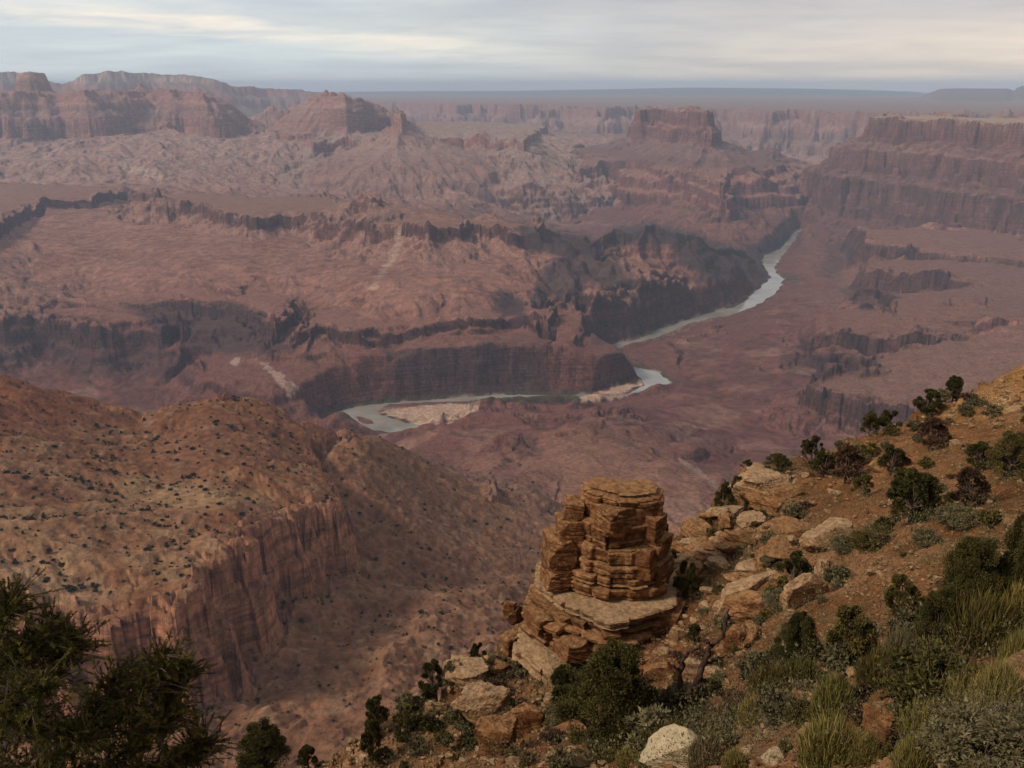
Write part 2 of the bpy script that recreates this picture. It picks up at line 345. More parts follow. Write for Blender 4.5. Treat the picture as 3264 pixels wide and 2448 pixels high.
# ---- north rim behind on the left (blue)
nr = [(-80,72),(0,72),(18,73),(38,79),(62,85),(74,81.5),(84,75),(108,72),(150,74),(195,76),(214,80),(230,86.5),(265,88.8),(300,91),(325,94),(350,98)]
def skyline(pts, r, prof, thick, near=2, wamp=0.6, name=None):
    """a ridge whose crest, at ground distance r, runs through the given sight lines"""
    rim = []
    for u, v in pts:
        p = at_r(u, v, r + 500 * math.sin(u * 0.05)); rim.append((u, v, p[2]))
    global H
    prof = list(prof) + [(prof[-1][0] + 900, prof[-1][1] + 500)]
    P3 = np.array([at_r(u, v, r + 500 * math.sin(u * 0.05)) for u, v in pts])
    sel = (RR > r - prof[-1][0] - 600)[:, None] & (RR < r + thick + 4500)[:, None] & np.ones((1, NA), bool)
    X, Y = GX[sel], GY[sel]; az = np.arctan2(X, Y); pa = np.arctan2(P3[:, 0], P3[:, 1])
    tz = np.interp(az, pa, P3[:, 2]); rr = np.interp(az, pa, np.hypot(P3[:, 0], P3[:, 1])); rad = np.hypot(X, Y)
    d = np.maximum(rr - rad, (rad - rr - thick)) + WARP[near][sel] * wamp * 1.0
    edge = np.maximum(pa[0] - az, az - pa[-1]) * rad; d = np.where(edge > 0, np.hypot(np.maximum(d, 0), edge), d)
    h = tz - np.interp(d, [q[0] for q in prof], [q[1] for q in prof]); h = np.where(d > prof[-1][0], -9e3, h)
    sl = np.interp(d, [(a[0] + b[0]) / 2 for a, b in zip(prof[:-1], prof[1:])], [(b[1] - a[1]) / (b[0] - a[0]) for a, b in zip(prof[:-1], prof[1:])])
    old = H[sel]; win = h > old; H[sel] = np.where(win, h, old); CLIFF[sel] = np.where(win, np.clip(sl - 0.9, 0, 2), CLIFF[sel])
    if name:
        if name not in NAMES: NAMES.append(name)
        ID[sel] = np.where(win, NAMES.index(name), ID[sel])
skyline(nr, 23500, [(0,0),(80,130),(500,280),(600,430),(1600,640),(1700,800),(3800,1000)], 2500, wamp=0.5, name='north_rim')
skyline([(300,94),(400,92.6),(512,92),(600,90),(690,87.6),(720,87.9),(810,89),(870,91),(915,93.4)], 52000, [(0,0),(600,60),(6000,130),(9000,420)], 22000, wamp=0.8, name='far_mesa')
skyline([(925,94.5),(936,90.5),(941,88.8),(960,88.4),(985,88.6),(1008,88.6),(1014,90.5),(1018,86.8),(1026,86),(1060,87),(1075,90)], 36000, [(0,0),(120,95),(600,170),(5000,340)], 1500, wamp=0.3, name='horizon_mesa')
# ---- the long temple ridge on the left
skyline([(-80,92),(0,91.2),(58,94),(85,93),(130,91.5),(150,90.6),(180,92),(205,93.5),(212,97),(222,103),(232,107.5),(241,114),(246,118)], 14200,
        [(0,0),(30,60),(260,150),(285,215),(520,320),(540,340),(590,570),(1300,790),(2300,880)], 1500, wamp=1.15, name='temple_ridge')
def knob(u, v, r, rad, prof, name, near=1, wamp=0.3, ecc=1.0):
    c = at_r(u, v, r); feat_c(c, rad, prof, name, near, wamp, ecc)
def feat_c(c, rad, prof, name, near, wamp, ecc):
    global H
    prof = list(prof) + [(prof[-1][0] + 600, prof[-1][1] + 400)]
    pad = prof[-1][0] + rad + 300
    sel = (np.abs(GX - c[0]) < pad * max(1, ecc)) & (np.abs(GY - c[1]) < pad)
    if not sel.any(): return
    d = np.hypot((GX[sel] - c[0]) / ecc, GY[sel] - c[1]) - rad
    d = d + WARP[near][sel] * wamp * np.clip((d + 60) / 120, 0.15, 1)
    h = c[2] - np.interp(d, [q[0] for q in prof], [q[1] for q in prof]); h = np.where(d > prof[-1][0], -9e3, h)
    sl = np.interp(d, [(a[0] + b[0]) / 2 for a, b in zip(prof[:-1], prof[1:])], [(b[1] - a[1]) / (b[0] - a[0]) for a, b in zip(prof[:-1], prof[1:])])
    old = H[sel]; win = h > old; H[sel] = np.where(win, h, old); CLIFF[sel] = np.where(win, np.clip(sl - 0.9, 0, 2), CLIFF[sel])
    if name not in NAMES: NAMES.append(name)
    ID[sel] = np.where(win, NAMES.index(name), ID[sel])
knob(31, 73.4, 15000, 165, [(0,0),(15,30),(75,240),(190,340),(300,600)], 'flat_topped_butte', wamp=0.1, ecc=1.05)
knob(140, 82.0, 14900, 14, [(0,0),(45,75),(100,100),(170,160),(420,220)], 'temple_ridge', wamp=0.15)
# nearer red block low on the far left
feat([(-60,126,-560),(0,126,-560),(30,127,-560),(58,125,-560),(70,130,-590),(74,138,-640)], [(-900,-60),(0,0),(40,160),(200,210),(240,290),(900,480),(1500,560)], back=[(80,13200),(-60,13200)], near=1, wamp=0.9, name='red_buttress')
# ---- peaked butte
feat([(288,113,-345),(291,107,-345),(306,103.5,-330),(330,104,-330),(352,106,-335),(384,111,-345),(402,118,-360)], [(-500,-60),(0,0),(35,165),(420,330),(1000,470),(1400,620)], back=[(405,14300),(292,14800)], near=1, wamp=0.8, name='peaked_butte')
skyline([(304,103.5),(315,99.3),(322,96.5),(333,96.2),(345,95.2),(352,100.0),(356,99.0),(362,98.0),(374,103.2)], 13300, [(0,0),(50,35),(120,90),(135,115),(230,170),(300,420)], 130, near=1, wamp=0.2, name='peaked_butte')
knob(326, 89.6, 13380, 6, [(0,0),(40,36),(130,92),(260,170)], 'peaked_butte', wamp=0.04)
# low pale hills in the gap
knob(270, 106.5, 16500, 60, [(0,0),(120,70),(500,260),(1300,450)], 'canyon_terrain', near=2, wamp=0.4)
# ---- bench with the dark cliff band
feat([(310,142,-640),(345,139.5,-640),(372,141,-640),(400,139,-640),(430,138,-640),(470,138.2,-640),(505,139.5,-640),(525,141.5,-645)], [(-2200,-170),(-200,-20),(0,0),(20,95),(500,260),(1200,430),(1700,700)],
     back=[(545,15500),(520,16800),(430,16500),(320,15000)], near=2, wamp=0.4, dgully=0.25, name='bench')
# ---- butte right of centre, with its stepped apron
feat([(638,110.2,-300),(645,108.6,-285),(661,109.2,-288),(676,112.4,-300),(709,113.2,-300),(712,114,-300)], [(0,0),(35,150),(150,230),(180,370),(520,500),(900,570),(935,640),(1120,680),(1150,800),(1300,830),(1330,950),(2100,1090),(3200,1160)],
     back=[(704,12600),(640,13300)], near=2, wamp=0.5, name='stepped_butte')
feat([(640,150,-800),(680,152,-800),(730,158,-820),(770,165,-850)], [(0,0),(30,60),(500,200),(530,290),(900,420)], back=[(775,12500),(650,12500)], near=1, wamp=1.5, name='stepped_butte')
feat([(578,170,-925),(590,166,-905),(604,164,-890),(625,164,-885),(650,167,-890),(676,172,-900),(700,176,-905),(716,182,-915),(724,190,-940)], [(-900,-40),(0,0),(22,75),(70,95),(90,180),(125,200),(145,262),(500,385),(1500,620)], back=[(735,11200),(690,12000),(585,12300)], near=1, wamp=0.7, dgully=0.2, name='stepped_butte')
# ---- big right-hand wall
feat([(868,117.6,-320),(884,118.6,-320),(905,119.3,-320),(940,120.6,-320),(980,122.3,-320),(1024,124.3,-320),(1100,128,-320),(1160,132,-320)],
     [(0,0),(24,195),(150,260),(330,330),(346,440),(400,470),(412,520),(640,610),(664,760),(700,775),(716,850),(780,880),(800,930),(1300,1060),(2200,1140)],
     back=[(1250,8600),(1160,9200),(1024,9900),(920,11000),(876,11300)], near=1, wamp=0.75, dgully=0.3, name='canyon_wall')
# ---- middle mesa
feat([(-60,246,-885),(0,229,-885),(16,212,-880),(46,202,-880),(93,198.5,-880),(104,194.5,-880),(125,190,-880),(146,196,-880),(152,200.5,-880),(176,203,-880),(206,207,-880),(222,215,-880),(255,217,-880),(273,214.5,-880),(310,214,-880),
      (340,219,-880),(370,224,-880),(405,228,-880),(430,230.5,-880),(463,230,-885),(470,224,-890),(486,226.5,-895),(512,231,-915),(540,234.5,-940)],
     [(-900,-15),(0,0),(18,78),(550,215),(800,262),(1100,420),(1500,700)], back=[(545,6400),(470,6380),(430,6560),(400,6750),(381,6950),(345,7250),(320,7900),(250,7700),(200,8000),(150,8000),(110,8300),(60,8700),(-60,8900)], near=1, wamp=0.6, dgully=0.5, name='middle_mesa')
feat([(338,205,-838),(352,203,-815),(368,200,-795),(385,203,-805),(410,208.5,-828),(440,214.5,-862),(478,223,-898)], [(0,0),(50,8),(200,60),(330,110),(400,240)], line=True, near=0, wamp=0.8, name='middle_mesa')
knob(367.5, 193.0, 6580, 8, [(0,0),(90,42),(98,80),(300,135),(400,260)], 'middle_mesa', near=0, wamp=0.4, ecc=1.05)
feat([(294,195,-862),(306,194.6,-862),(320,195.2,-862)], [(0,0),(6,22),(300,110),(700,160)], back=[(318,7700),(296,7700)], near=0, wamp=0.4, name='middle_mesa')
knob(201, 194.5, 8300, 30, [(0,0),(150,50),(600,120)], 'middle_mesa', near=1, wamp=0.5)
knob(158, 187.5, 7800, 8, [(0,0),(20,70),(80,95),(200,130)], 'middle_mesa', near=0, wamp=0.3)
# ---- ledges and dark cliffs over the river, left and centre
feat([(-60,262,-1045),(0,259,-1040),(14,258,-1038),(24,260,-1040)], [(0,0),(18,70),(300,170),(600,230)], back=[(26,5900),(-60,5900)], near=1, wamp=0.4, name='river_bench')
feat([(60,279,-1120),(76,275,-1118),(110,276,-1118),(153,277,-1120),(199,284,-1125),(240,296,-1140)], [(-400,-20),(0,0),(10,28),(110,48),(120,74),(420,110)], back=[(250,5600),(150,6000),(60,6000)], near=1, wamp=0.9, name='river_bench')
feat([(90,304,-1175),(120,305,-1172),(162,305,-1170),(245,307,-1170),(259,317,-1175),(276,333,-1185)], [(-300,-25),(0,0),(25,150),(160,215),(420,260)], back=[(282,4800),(290,5500),(120,5700)], near=1, wamp=0.6, name='river_bench')
feat([(-60,306,-1190),(0,313,-1195),(40,320,-1200),(79,328.5,-1205),(120,330,-1205),(160,328,-1200)], [(-400,-70),(-250,-50),(-240,-28),(-90,-18),(-80,0),(0,0),(30,95),(150,165),(520,240)], back=[(168,4750),(90,5300),(-60,5300)], near=1, wamp=0.7, dgully=0.3, name='river_bench')
feat([(300,335,-1180),(324,329,-1172),(361,334,-1180),(417,328,-1175),(463,323,-1172),(493,320,-1170),(512,318,-1170),(535,319,-1175),(549,330,-1200)], [(-500,-10),(0,0),(12,45),(180,60),(190,75),(500,120)], back=[(560,4900),(420,5000),(300,4800)], near=1, wamp=0.45, name='river_bench')
feat([(372,356,-1240),(389,351,-1235),(430,350,-1232),(480,348,-1230),(520,347,-1230),(546,348,-1235)], [(-400,-45),(-160,-18),(-150,-4),(0,0),(28,150),(90,200),(260,235)], back=[(556,4420),(500,4600),(390,4600)], near=1, wamp=0.33, name='river_bench')
feat([(330,352,-1300),(350,350,-1290),(368,352,-1285)], [(0,0),(150,70),(400,150)], back=[(372,4500),(330,4500)], near=1, wamp=0.7, name='river_bench')
knob(560, 352, 4450, 60, [(0,0),(120,40),(300,150),(420,175)], 'river_bench', near=1, wamp=0.7, ecc=1.4)
# ---- black ridge by the river
feat([(577,237,-985),(590,243,-1010),(602,235,-985),(614,229,-975),(635,230,-975),(654,223.6,-950),(674,231,-990),(697,238,-1060),(716,247,-1180),(741,249,-1280),(757,256,-1345),(768,268,-1410)],
     [(0,0),(35,60),(260,190),(620,350),(1000,450)], line=True, near=1, wamp=0.4, dgully=0.35, name='black_ridge')
feat([(548,246,-1015),(575,248,-1030),(600,256,-1060),(612,251,-1050),(640,268,-1150)], [(0,0),(30,60),(260,170),(600,300)], line=True, near=1, wamp=0.4, dgully=0.35, name='black_ridge')
feat([(548,285,-1140),(560,292,-1180),(545,305,-1200)], [(0,0),(30,70),(200,150)], line=True, near=1, wamp=0.7, name='black_ridge')
feat([(748,247.5,-1385),(757,243,-1372),(775,238.5,-1365),(794,234,-1365)], [(0,0),(15,55),(90,85)], back=[(800,9300),(750,9400)], near=0, wamp=0.8, name='black_ridge')
# ---- terraces on the right bank
feat([(838,241,-1170),(860,242.5,-1168),(882,246.5,-1168),(920,251,-1170),(959,256,-1170),(1040,262,-1170)], [(-1200,-40),(0,0),(18,150),(160,225),(500,275)], back=[(1060,7700),(850,7900)], near=1, wamp=0.6, dgully=0.3, name='terrace')
feat([(850,269,-1235),(880,271.5,-1220),(952,278.5,-1208),(996,287,-1205),(1060,293,-1200)], [(-500,-10),(0,0),(14,125),(300,140)], back=[(1070,6600),(880,6700)], near=1, wamp=0.5, name='terrace')
feat([(846,292,-1235),(860,285,-1200),(885,287,-1205),(912,296,-1245)], [(0,0),(40,50),(300,170),(420,200)], line=True, near=1, wamp=0.8, name='terrace')
feat([(892,320,-1225),(905,319,-1218),(950,320,-1210),(1003,324,-1200),(1060,328,-1195)], [(-700,-45),(-350,-20),(-340,-8),(0,0),(10,60),(300,130)], back=[(1070,5700),(900,5500)], near=1, wamp=0.6, name='terrace')
feat([(797,332.5,-1265),(815,333,-1258),(845,335.5,-1250),(871,337,-1246),(920,337,-1242),(962,336,-1238),(1040,336,-1230)], [(-500,-30),(0,0),(14,125),(140,155),(400,155)], back=[(1050,5300),(810,5150)], near=1, wamp=0.45, name='terrace')
feat([(774,357,-1335),(800,356,-1330),(850,358,-1325),(880,362,-1320)], [(0,0),(30,40),(180,90)], back=[(885,4500),(780,4500)], near=1, wamp=0.9, dgully=0.6, name='terrace')
feat([(811,392.5,-1248),(830,396,-1244),(860,400,-1240),(885,403,-1236),(905,406,-1232),(960,412,-1225),(1060,425,-1215)], [(0,0),(12,80),(180,130),(480,170)], near=0, wamp=1.0, dgully=0.25, name='terrace',
     back=[(1120,4500),(1024,4350),(900,4150),(835,3800)], top=[(811,392.5,-1248),(860,400,-1240),(905,406,-1232),(940,352,-1185),(1024,329,-1120),(871,376,-1225),(980,372,-1170),(1080,330,-1080)])
knob(874, 360.5, 4180, 8, [(0,0),(10,22),(60,32)], 'terrace', near=0, wamp=0.1)
# ---- outcrops on the centre hill
feat([(560,433,-1195),(580,424,-1165),(596,420.5,-1150),(606,426,-1165),(640,441,-1185),(671,459,-1180),(700,474,-1160)], [(0,0),(25,22),(200,90),(600,200)], line=True, near=0, wamp=1.0, dgully=0.6, name='red_hill')
feat([(512,442,-1200),(520,433,-1185),(527,437,-1190)], [(0,0),(12,25),(150,80)], line=True, near=0, wamp=1.0, name='red_hill')
feat([(430,424,-1375),(450,416,-1345),(470,411,-1320),(495,411.5,-1318),(520,418,-1320)], [(0,0),(150,50),(500,130)], line=True, near=0, wamp=1.0, dgully=0.5, name='red_hill')
# ---- the near red mesa on the left
MESA_TOP = [(10,373,-560),(-60,372,-545),(32,387,-602),(60,396,-630),(40,430,-596),(0,450,-572),(45,480,-598),(0,580,-598),(100,430,-645),(150,440,-676),(210,430,-648),(60,540,-606),(150,500,-655),(220,500,-650),(240,470,-662),(91,401,-652),(120,410,-672),(150,418,-692),(160,407,-664),(172,402,-655),(205,401,-650),(236,401,-652),(258,406,-668),(282,412,-692),(305,413.5,-708),(326,422,-732),
  (100,480,-632),(100,550,-616),(260,450,-672),(270,500,-680),(341,498,-702),(317,455,-722),(300,440,-712),(243,530,-642),(205,565,-628),(177,609,-615),(123,611,-622),(49,616,-618),(-40,630,-612),(0,520,-585),(180,530,-636),(150,575,-628)]
feat([(300,418,-708),(314,415,-715),(330,424,-735),(322,440,-728),(318,455,-722),(328,462,-716),(338,478,-708),(342,497,-702),(336,505,-700),(300,508,-690),(285,512,-684),(262,522,-660),(243,530,-642),(225,545,-637),(205,565,-630),(191,582,-622),(186,592,-618),(180,604,-616),(176,610,-615),(150,604,-620),(123,611,-622),(81,614,-620),(49,616,-618),(10,620,-614),(-60,630,-612)],
     [(-3000,0),(-220,0),(-90,2),(-70,6),(-10,11),(0,14),(10,76),(24,90),(34,160),(90,200),(300,300),(700,470)], back=[(-160,900,600),(-160,1960,385),(0,1900,378),(15,1890,380),(32,1880,390),(60,1900,398),(91,1910,402),(120,1900,410),(150,1880,418),(160,1890,408),(200,1900,402),(236,1920,401),(282,1960,412)], top=MESA_TOP, near=0, wamp=0.9, name='red_mesa')
feat([(461,507,-985),(470,504,-978),(482,503,-975),(494,503.5,-975)], [(0,0),(8,28),(100,60)], back=[(496,2150),(462,2150)], near=0, wamp=0.3, name='canyon_terrain')
# ---- rain-cut gullies: stripes that follow the fall of the ground, in four sizes
def blur(A, n):
    for ax in (0, 1):
        c = np.cumsum(np.concatenate([np.repeat(A.take([0], ax), n + 1, ax), A, np.repeat(A.take([-1], ax), n, ax)], ax), ax)
        hi = np.take(c, np.arange(2 * n + 1, c.shape[ax]), ax); lo_ = np.take(c, np.arange(0, c.shape[ax] - 2 * n - 1), ax); A = (hi - lo_) / (2 * n + 1)
    return A
def grads(A):
    dr = np.gradient(A, axis=0) / np.gradient(RR)[:, None]; da = np.gradient(A, axis=1) / (np.gradient(AZ)[None] * RR[:, None])
    s_, c_ = np.sin(AZ)[None], np.cos(AZ)[None]
    return (dr * s_ + da * c_).astype(np.float32), (dr * c_ - da * s_).astype(np.float32)
def gullies(scales, amps, mask, n0):
    gx, gy = grads(blur(H, n0)); tot = 0
    ax_, ay_ = 0, 0
    for sc, am in zip(scales, amps):
        sx, sy = gx + ax_, gy + ay_; ln = np.sqrt(sx * sx + sy * sy) + 1e-4; qx, qy = -sy / ln, sx / ln
        px, py = (GX / sc).astype(np.float32), (GY / sc).astype(np.float32); ix, iy = np.floor(px), np.floor(py); fx, fy = px - ix, py - iy
        ix = ix.astype(np.int32); iy = iy.astype(np.int32)
        va = wt = dx = dy = 0
        for i in (-1, 0, 1):
            for j in (-1, 0, 1):
                h = _perm[(_perm[(ix + i) & 511] + iy + j) & 511]
                ex = fx - i - 0.5 - _gx[h] * 0.4; ey = fy - j - 0.5 - _gy[h] * 0.4
                w = np.exp(-2.2 * (ex * ex + ey * ey)); m = (ex * qx + ey * qy) * (2 * np.pi)
                va = va + np.cos(m) * w; sn = np.sin(m) * w; dx = dx - sn * qx; dy = dy - sn * qy; wt = wt + w
        tot = tot + am * mask * va / wt
        ax_ = ax_ + dx / wt * am / sc * 3.5; ay_ = ay_ + dy / wt * am / sc * 3.5
    return tot
gx, gy = grads(blur(H, 6)); fall = np.sqrt(gx * gx + gy * gy)
farm = smooth(1900, 3000, RR)[:, None]
H = H + gullies((1000., 460., 210., 95., 45.), (34., 32., 18., 8., 3.5), lerp(smooth(0.06, 0.40, fall), smooth(0.02, 0.16, fall), smooth(7500, 9000, RR)[:, None] * ((ID == 0) | (ID == NAMES.index('bench')))) * smooth(-1445, -1385, H) * (1 - 0.85 * smooth(0.65, 1.1, fall)) * farm, 14)
nearm = 1 - farm
H = H + gullies((230., 110., 52., 26., 13.), (13., 7.5, 4.5, 2.4, 1.3), smooth(0.03, 0.30, fall) * (1 - 0.7 * smooth(0.8, 1.4, fall)) * nearm, 6)
# ---- ledges on every slope: harder and softer beds
wob = 16 * N600 + 8 * N250
lam = smooth(-1445, -1405, H) * smooth(1500, 3000, RR)[:, None] * (1 - 0.65 * ((ID == 0) | (ID == NAMES.index('middle_mesa'))) * smooth(-1180, -1140, H) * smooth(-880, -920, H) * (RR < 8000)[:, None])
z0 = H + wob; g2x, g2y = grads(blur(H, 3)); lam = lam * (0.22 + 0.78 * smooth(0.3, 0.75, np.hypot(g2x, g2y)))
H = H + lam * (0.55 * (beds(z0, 52, 5) - z0) + 0.35 * (beds(z0, 19, 6) - z0)) 
H = H + lam * 9
lam = 1 - smooth(1500, 3000, RR)[:, None]; z0 = H + 8 * N250 + 4 * N100
H = H + lam * (0.35 * (beds(z0, 17, 7) - z0) + 0.35 * (beds(z0, 6, 8) - z0) + 2)
H = H + (2.2 * N40 + 1.6 * N15 + 1.2 * K22 * smooth(0.3, 0.7, fall)) * lam
# ---- the river bed
RIVER1 = [(806,231),(798,233),(795,240),(782,256.5),(774,267),(777,274),(784,278.5),(779,289),(769,298),(753,307.5),(727,317),(704,321),(683,327),(665,335.5),(642,342.5),(620,348),(611,352),(607,356),(612,360),(624,364),(640,368),(660,373),(672,383),(660,387.5),(642,391.5),(626,396),
          (600,398.5),(570,398.8),(530,400),(512,400.5),(479,402),(440,404.5),(400,408.5),(385,411),(378,414),(393,419),(417,426),(421,429),(393,433.5),(375,431),(352,422),(330,423),(325,418),(345,409.5),(370,404.5),(430,400),(512,394.5),(570,395),(590,394),(620,394),(634,389),(643,385),(640,378),(632,372.5),(620,367),(604,362),(599,357),(601,350),(609,345),(642,338.5),(660,328.5),(688,320),(704,314),(736,306.5),(748,298.5),(760,287.5),(771,278),(764,267),(762,260),(764,256),(780,249),(790,238),(794,232),(800,229)]
rpoly = np.array([at_z(u, v, RIV)[:2] for u, v in RIVER1])
sel = (GX > rpoly[:, 0].min() - 500) & (GX < rpoly[:, 0].max() + 500) & (GY > rpoly[:, 1].min() - 500) & (GY < rpoly[:, 1].max() + 500)
rd = np.full(H.shape, 9e3); rd[sel] = poly_sdf(GX[sel], GY[sel], rpoly)
NB = np.array([at_z(u, v, -1440)[:2] for u, v in [(800,240),(785,258),(787,279),(756,309),(706,323),(645,344),(606,351),(640,367),(676,381),(668,395),(720,425),(800,405),(800,345),(850,310),(850,262)]])
sel2 = (rd < 1500); nb = np.full(H.shape, 9e3); nb[sel2] = poly_sdf(GX[sel2], GY[sel2], NB)
capz = -1446 + 0.085 * np.maximum(rd, 0) + smooth(30, 260, rd) * (4 * N100 + 34 * (ridged(GX / 520, GY / 900, 2, 41) - 0.35) + 10 * (R140 - 0.5))
H = np.where(nb < 200, lerp(np.minimum(H, capz), H, smooth(-60, 120, nb)), H)
NB2 = np.array([at_z(u, v, -1446)[:2] for u, v in [(470,405),(530,404),(600,402),(640,394),(672,402),(620,414),(560,412),(480,409)]])
nb = np.full(H.shape, 9e3); nb[sel2] = poly_sdf(GX[sel2], GY[sel2], NB2)
H = np.where(nb < 60, lerp(np.minimum(H, -1447 + 0.02 * rd), H, smooth(-30, 60, nb)), H)
rdw = rd + 12 * N100 + 7 * N40
bank = -1448.6 + np.maximum(rdw, 0) * 0.03 + 0.9 * N40
wv = smooth(10, 130, rdw)
H = np.where(rd < 400, lerp(np.minimum(H, bank + np.maximum(rdw, 0) * 0.5), np.maximum(H, -1447.5), wv), np.maximum(H, -1447.5))
H = np.where(rdw < 0, -1453.5, H)
SANDP = [[(375,411),(390,404.5),(440,401.8),(480,401.5),(479,412),(445,421),(420,424),(395,418)], [(585,398),(600,390),(625,383),(641,378),(644,385),(628,393.5),(600,400)], [(355,416),(370,419),(374,424),(362,424)]]
for P in SANDP:
    W2 = np.array([at_z(u, v, RIV)[:2] for u, v in P]); sel = (np.abs(GX - W2[:, 0].mean()) < 900) & (np.abs(GY - W2[:, 1].mean()) < 900)
    d = poly_sdf(GX[sel], GY[sel], W2) + 8 * N40[sel]; H[sel] = lerp(H[sel], -1448.7 + 0.5 * N100[sel], smooth(25, -5, d))
print('height field', round(time.time() - T0, 1), H.shape)
# ================================================================== rock colours, with some cloud shade and sunlit tone painted in
def lin(*c): return np.array([((x / 255 + 0.055) / 1.055) ** 2.4 if x > 10 else x / 255 / 12.92 for x in c])
DZr = np.gradient(H, axis=0) / np.gradient(RR)[:, None]
DAz = np.gradient(H, axis=1) / (np.gradient(AZ)[None] * RR[:, None])
SL = np.hypot(DZr, DAz)
U, Vp = project(GX, GY, H)
zc = H + 25 * N600 + 14 * N250 + 5 * N40
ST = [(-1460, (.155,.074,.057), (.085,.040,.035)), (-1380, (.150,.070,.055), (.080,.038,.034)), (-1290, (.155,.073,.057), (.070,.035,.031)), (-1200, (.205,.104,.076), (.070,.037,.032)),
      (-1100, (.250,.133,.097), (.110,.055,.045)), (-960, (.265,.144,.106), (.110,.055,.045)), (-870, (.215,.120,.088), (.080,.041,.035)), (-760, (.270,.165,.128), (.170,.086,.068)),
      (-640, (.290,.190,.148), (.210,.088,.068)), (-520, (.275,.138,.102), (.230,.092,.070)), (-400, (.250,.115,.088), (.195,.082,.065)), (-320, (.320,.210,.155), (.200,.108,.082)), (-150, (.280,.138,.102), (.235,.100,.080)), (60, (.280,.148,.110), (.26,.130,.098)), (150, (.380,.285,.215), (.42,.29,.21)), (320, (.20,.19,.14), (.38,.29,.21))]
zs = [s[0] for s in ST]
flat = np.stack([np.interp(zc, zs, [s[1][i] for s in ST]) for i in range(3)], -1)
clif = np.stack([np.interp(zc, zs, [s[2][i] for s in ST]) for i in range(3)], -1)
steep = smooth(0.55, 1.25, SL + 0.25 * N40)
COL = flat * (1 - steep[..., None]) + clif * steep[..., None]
# thin coloured beds that show where the ground is steep
bed = np.sin((H + 10 * N250) * 2 * np.pi / 23) * 0.5 + np.sin((H + 14 * N600) * 2 * np.pi / 61 + 2) * 0.5
COL *= (1 + (0.06 + 0.08 * steep) * bed)[..., None]
def bedtone(z, thick, seed):
    rs = np.random.RandomState(seed); zz = -1600 + np.cumsum(thick * rs.uniform(0.4, 1.7, int(2300 / thick) + 40)); val = rs.uniform(-1, 1, len(zz))
    return val[np.clip(np.searchsorted(zz, z), 0, len(zz) - 1)]
bt = 0.6 * bedtone(H + wob, 30, 3) + 0.5 * bedtone(H + wob, 11, 4)
COL *= (1 + ((RR > 2300)[:, None] * (0.08 + 0.40 * smooth(0.4, 1.0, SL)) + (RR <= 2300)[:, None] * (0.05 + 0.14 * steep)) * bt)[..., None]
COL = np.clip(COL, 0.02, 1)
def paint(mask, c, k=1.0):
    global COL
    m = (np.clip(mask, 0, 1) * k)[..., None]; COL = COL * (1 - m) + np.asarray(c) * m
def isid(n): return (ID == NAMES.index(n))
def blob(P, r0=0, r1=1e9, soft=3.0):                 # a patch of the ground seen in the sight-line polygon P
    sel = (U > min(p[0] for p in P) - 20) & (U < max(p[0] for p in P) + 20) & (Vp > min(p[1] for p in P) - 20) & (Vp < max(p[1] for p in P) + 20) & (RR > r0)[:, None] & (RR < r1)[:, None]
    out = np.zeros(H.shape); 
    if sel.any():
        d = poly_sdf(U[sel], Vp[sel], P) + 4 * N100[sel] + 3 * N40[sel]
        out[sel] = smooth(soft, -soft, d)
    return out
paint(smooth(8800, 10500, RR)[:, None] * smooth(19000, 15000, RR)[:, None] * (ID == 0) * smooth(1.0, 0.5, SL), (.33, .225, .180), 0.7); paint(isid('bench') * smooth(0.9, 0.4, SL), (.30, .235, .185), 0.7)  # pale far slopes, lightened further to carry a sunlit patch in the colour
# plateau tops and the far plain: pale scrub
paint(isid('plateau') * smooth(0.3, 0.1, SL), (.22, .165, .120)); paint(isid('canyon_wall') * smooth(0.35, 0.1, SL) * (H > -360), (.36, .27, .18))
paint(isid('canyon_wall') * (H < -345) * (0.35 + 0.65 * smooth(0.2, 0.7, SL)), (.105, .052, .043), 0.8)  # cloud shade over the wall is painted into its rock colour
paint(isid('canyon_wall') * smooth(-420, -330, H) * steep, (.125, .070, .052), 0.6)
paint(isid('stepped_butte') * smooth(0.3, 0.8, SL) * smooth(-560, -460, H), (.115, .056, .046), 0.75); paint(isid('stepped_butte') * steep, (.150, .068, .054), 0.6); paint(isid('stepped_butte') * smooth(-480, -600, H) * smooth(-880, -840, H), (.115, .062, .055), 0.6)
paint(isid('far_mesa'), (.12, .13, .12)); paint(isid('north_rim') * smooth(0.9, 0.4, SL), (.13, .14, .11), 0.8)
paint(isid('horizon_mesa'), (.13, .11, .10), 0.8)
paint(isid('middle_mesa') * smooth(0.40, 0.15, SL) * (H > -905), (.225, .130, .088), 0.8)
paint(isid('middle_mesa') * smooth(0.30, 0.5, SL) * smooth(1.0, 0.7, SL), (.285, .178, .128), 0.6)
paint(smooth(780, 850, U) * (Vp > 225) * (RR > 3300)[:, None] * (RR < 8500)[:, None] * smooth(1.0, 0.5, SL), (.185, .104, .076), 0.6)
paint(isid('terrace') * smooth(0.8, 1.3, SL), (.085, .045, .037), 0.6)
paint((isid('temple_ridge') | isid('peaked_butte') | isid('flat_topped_butte') | isid('red_buttress')) * 1.0, (.285, .195, .155), 0.4); paint(isid('plateau') * 1.0, (.27, .20, .165), 0.35)
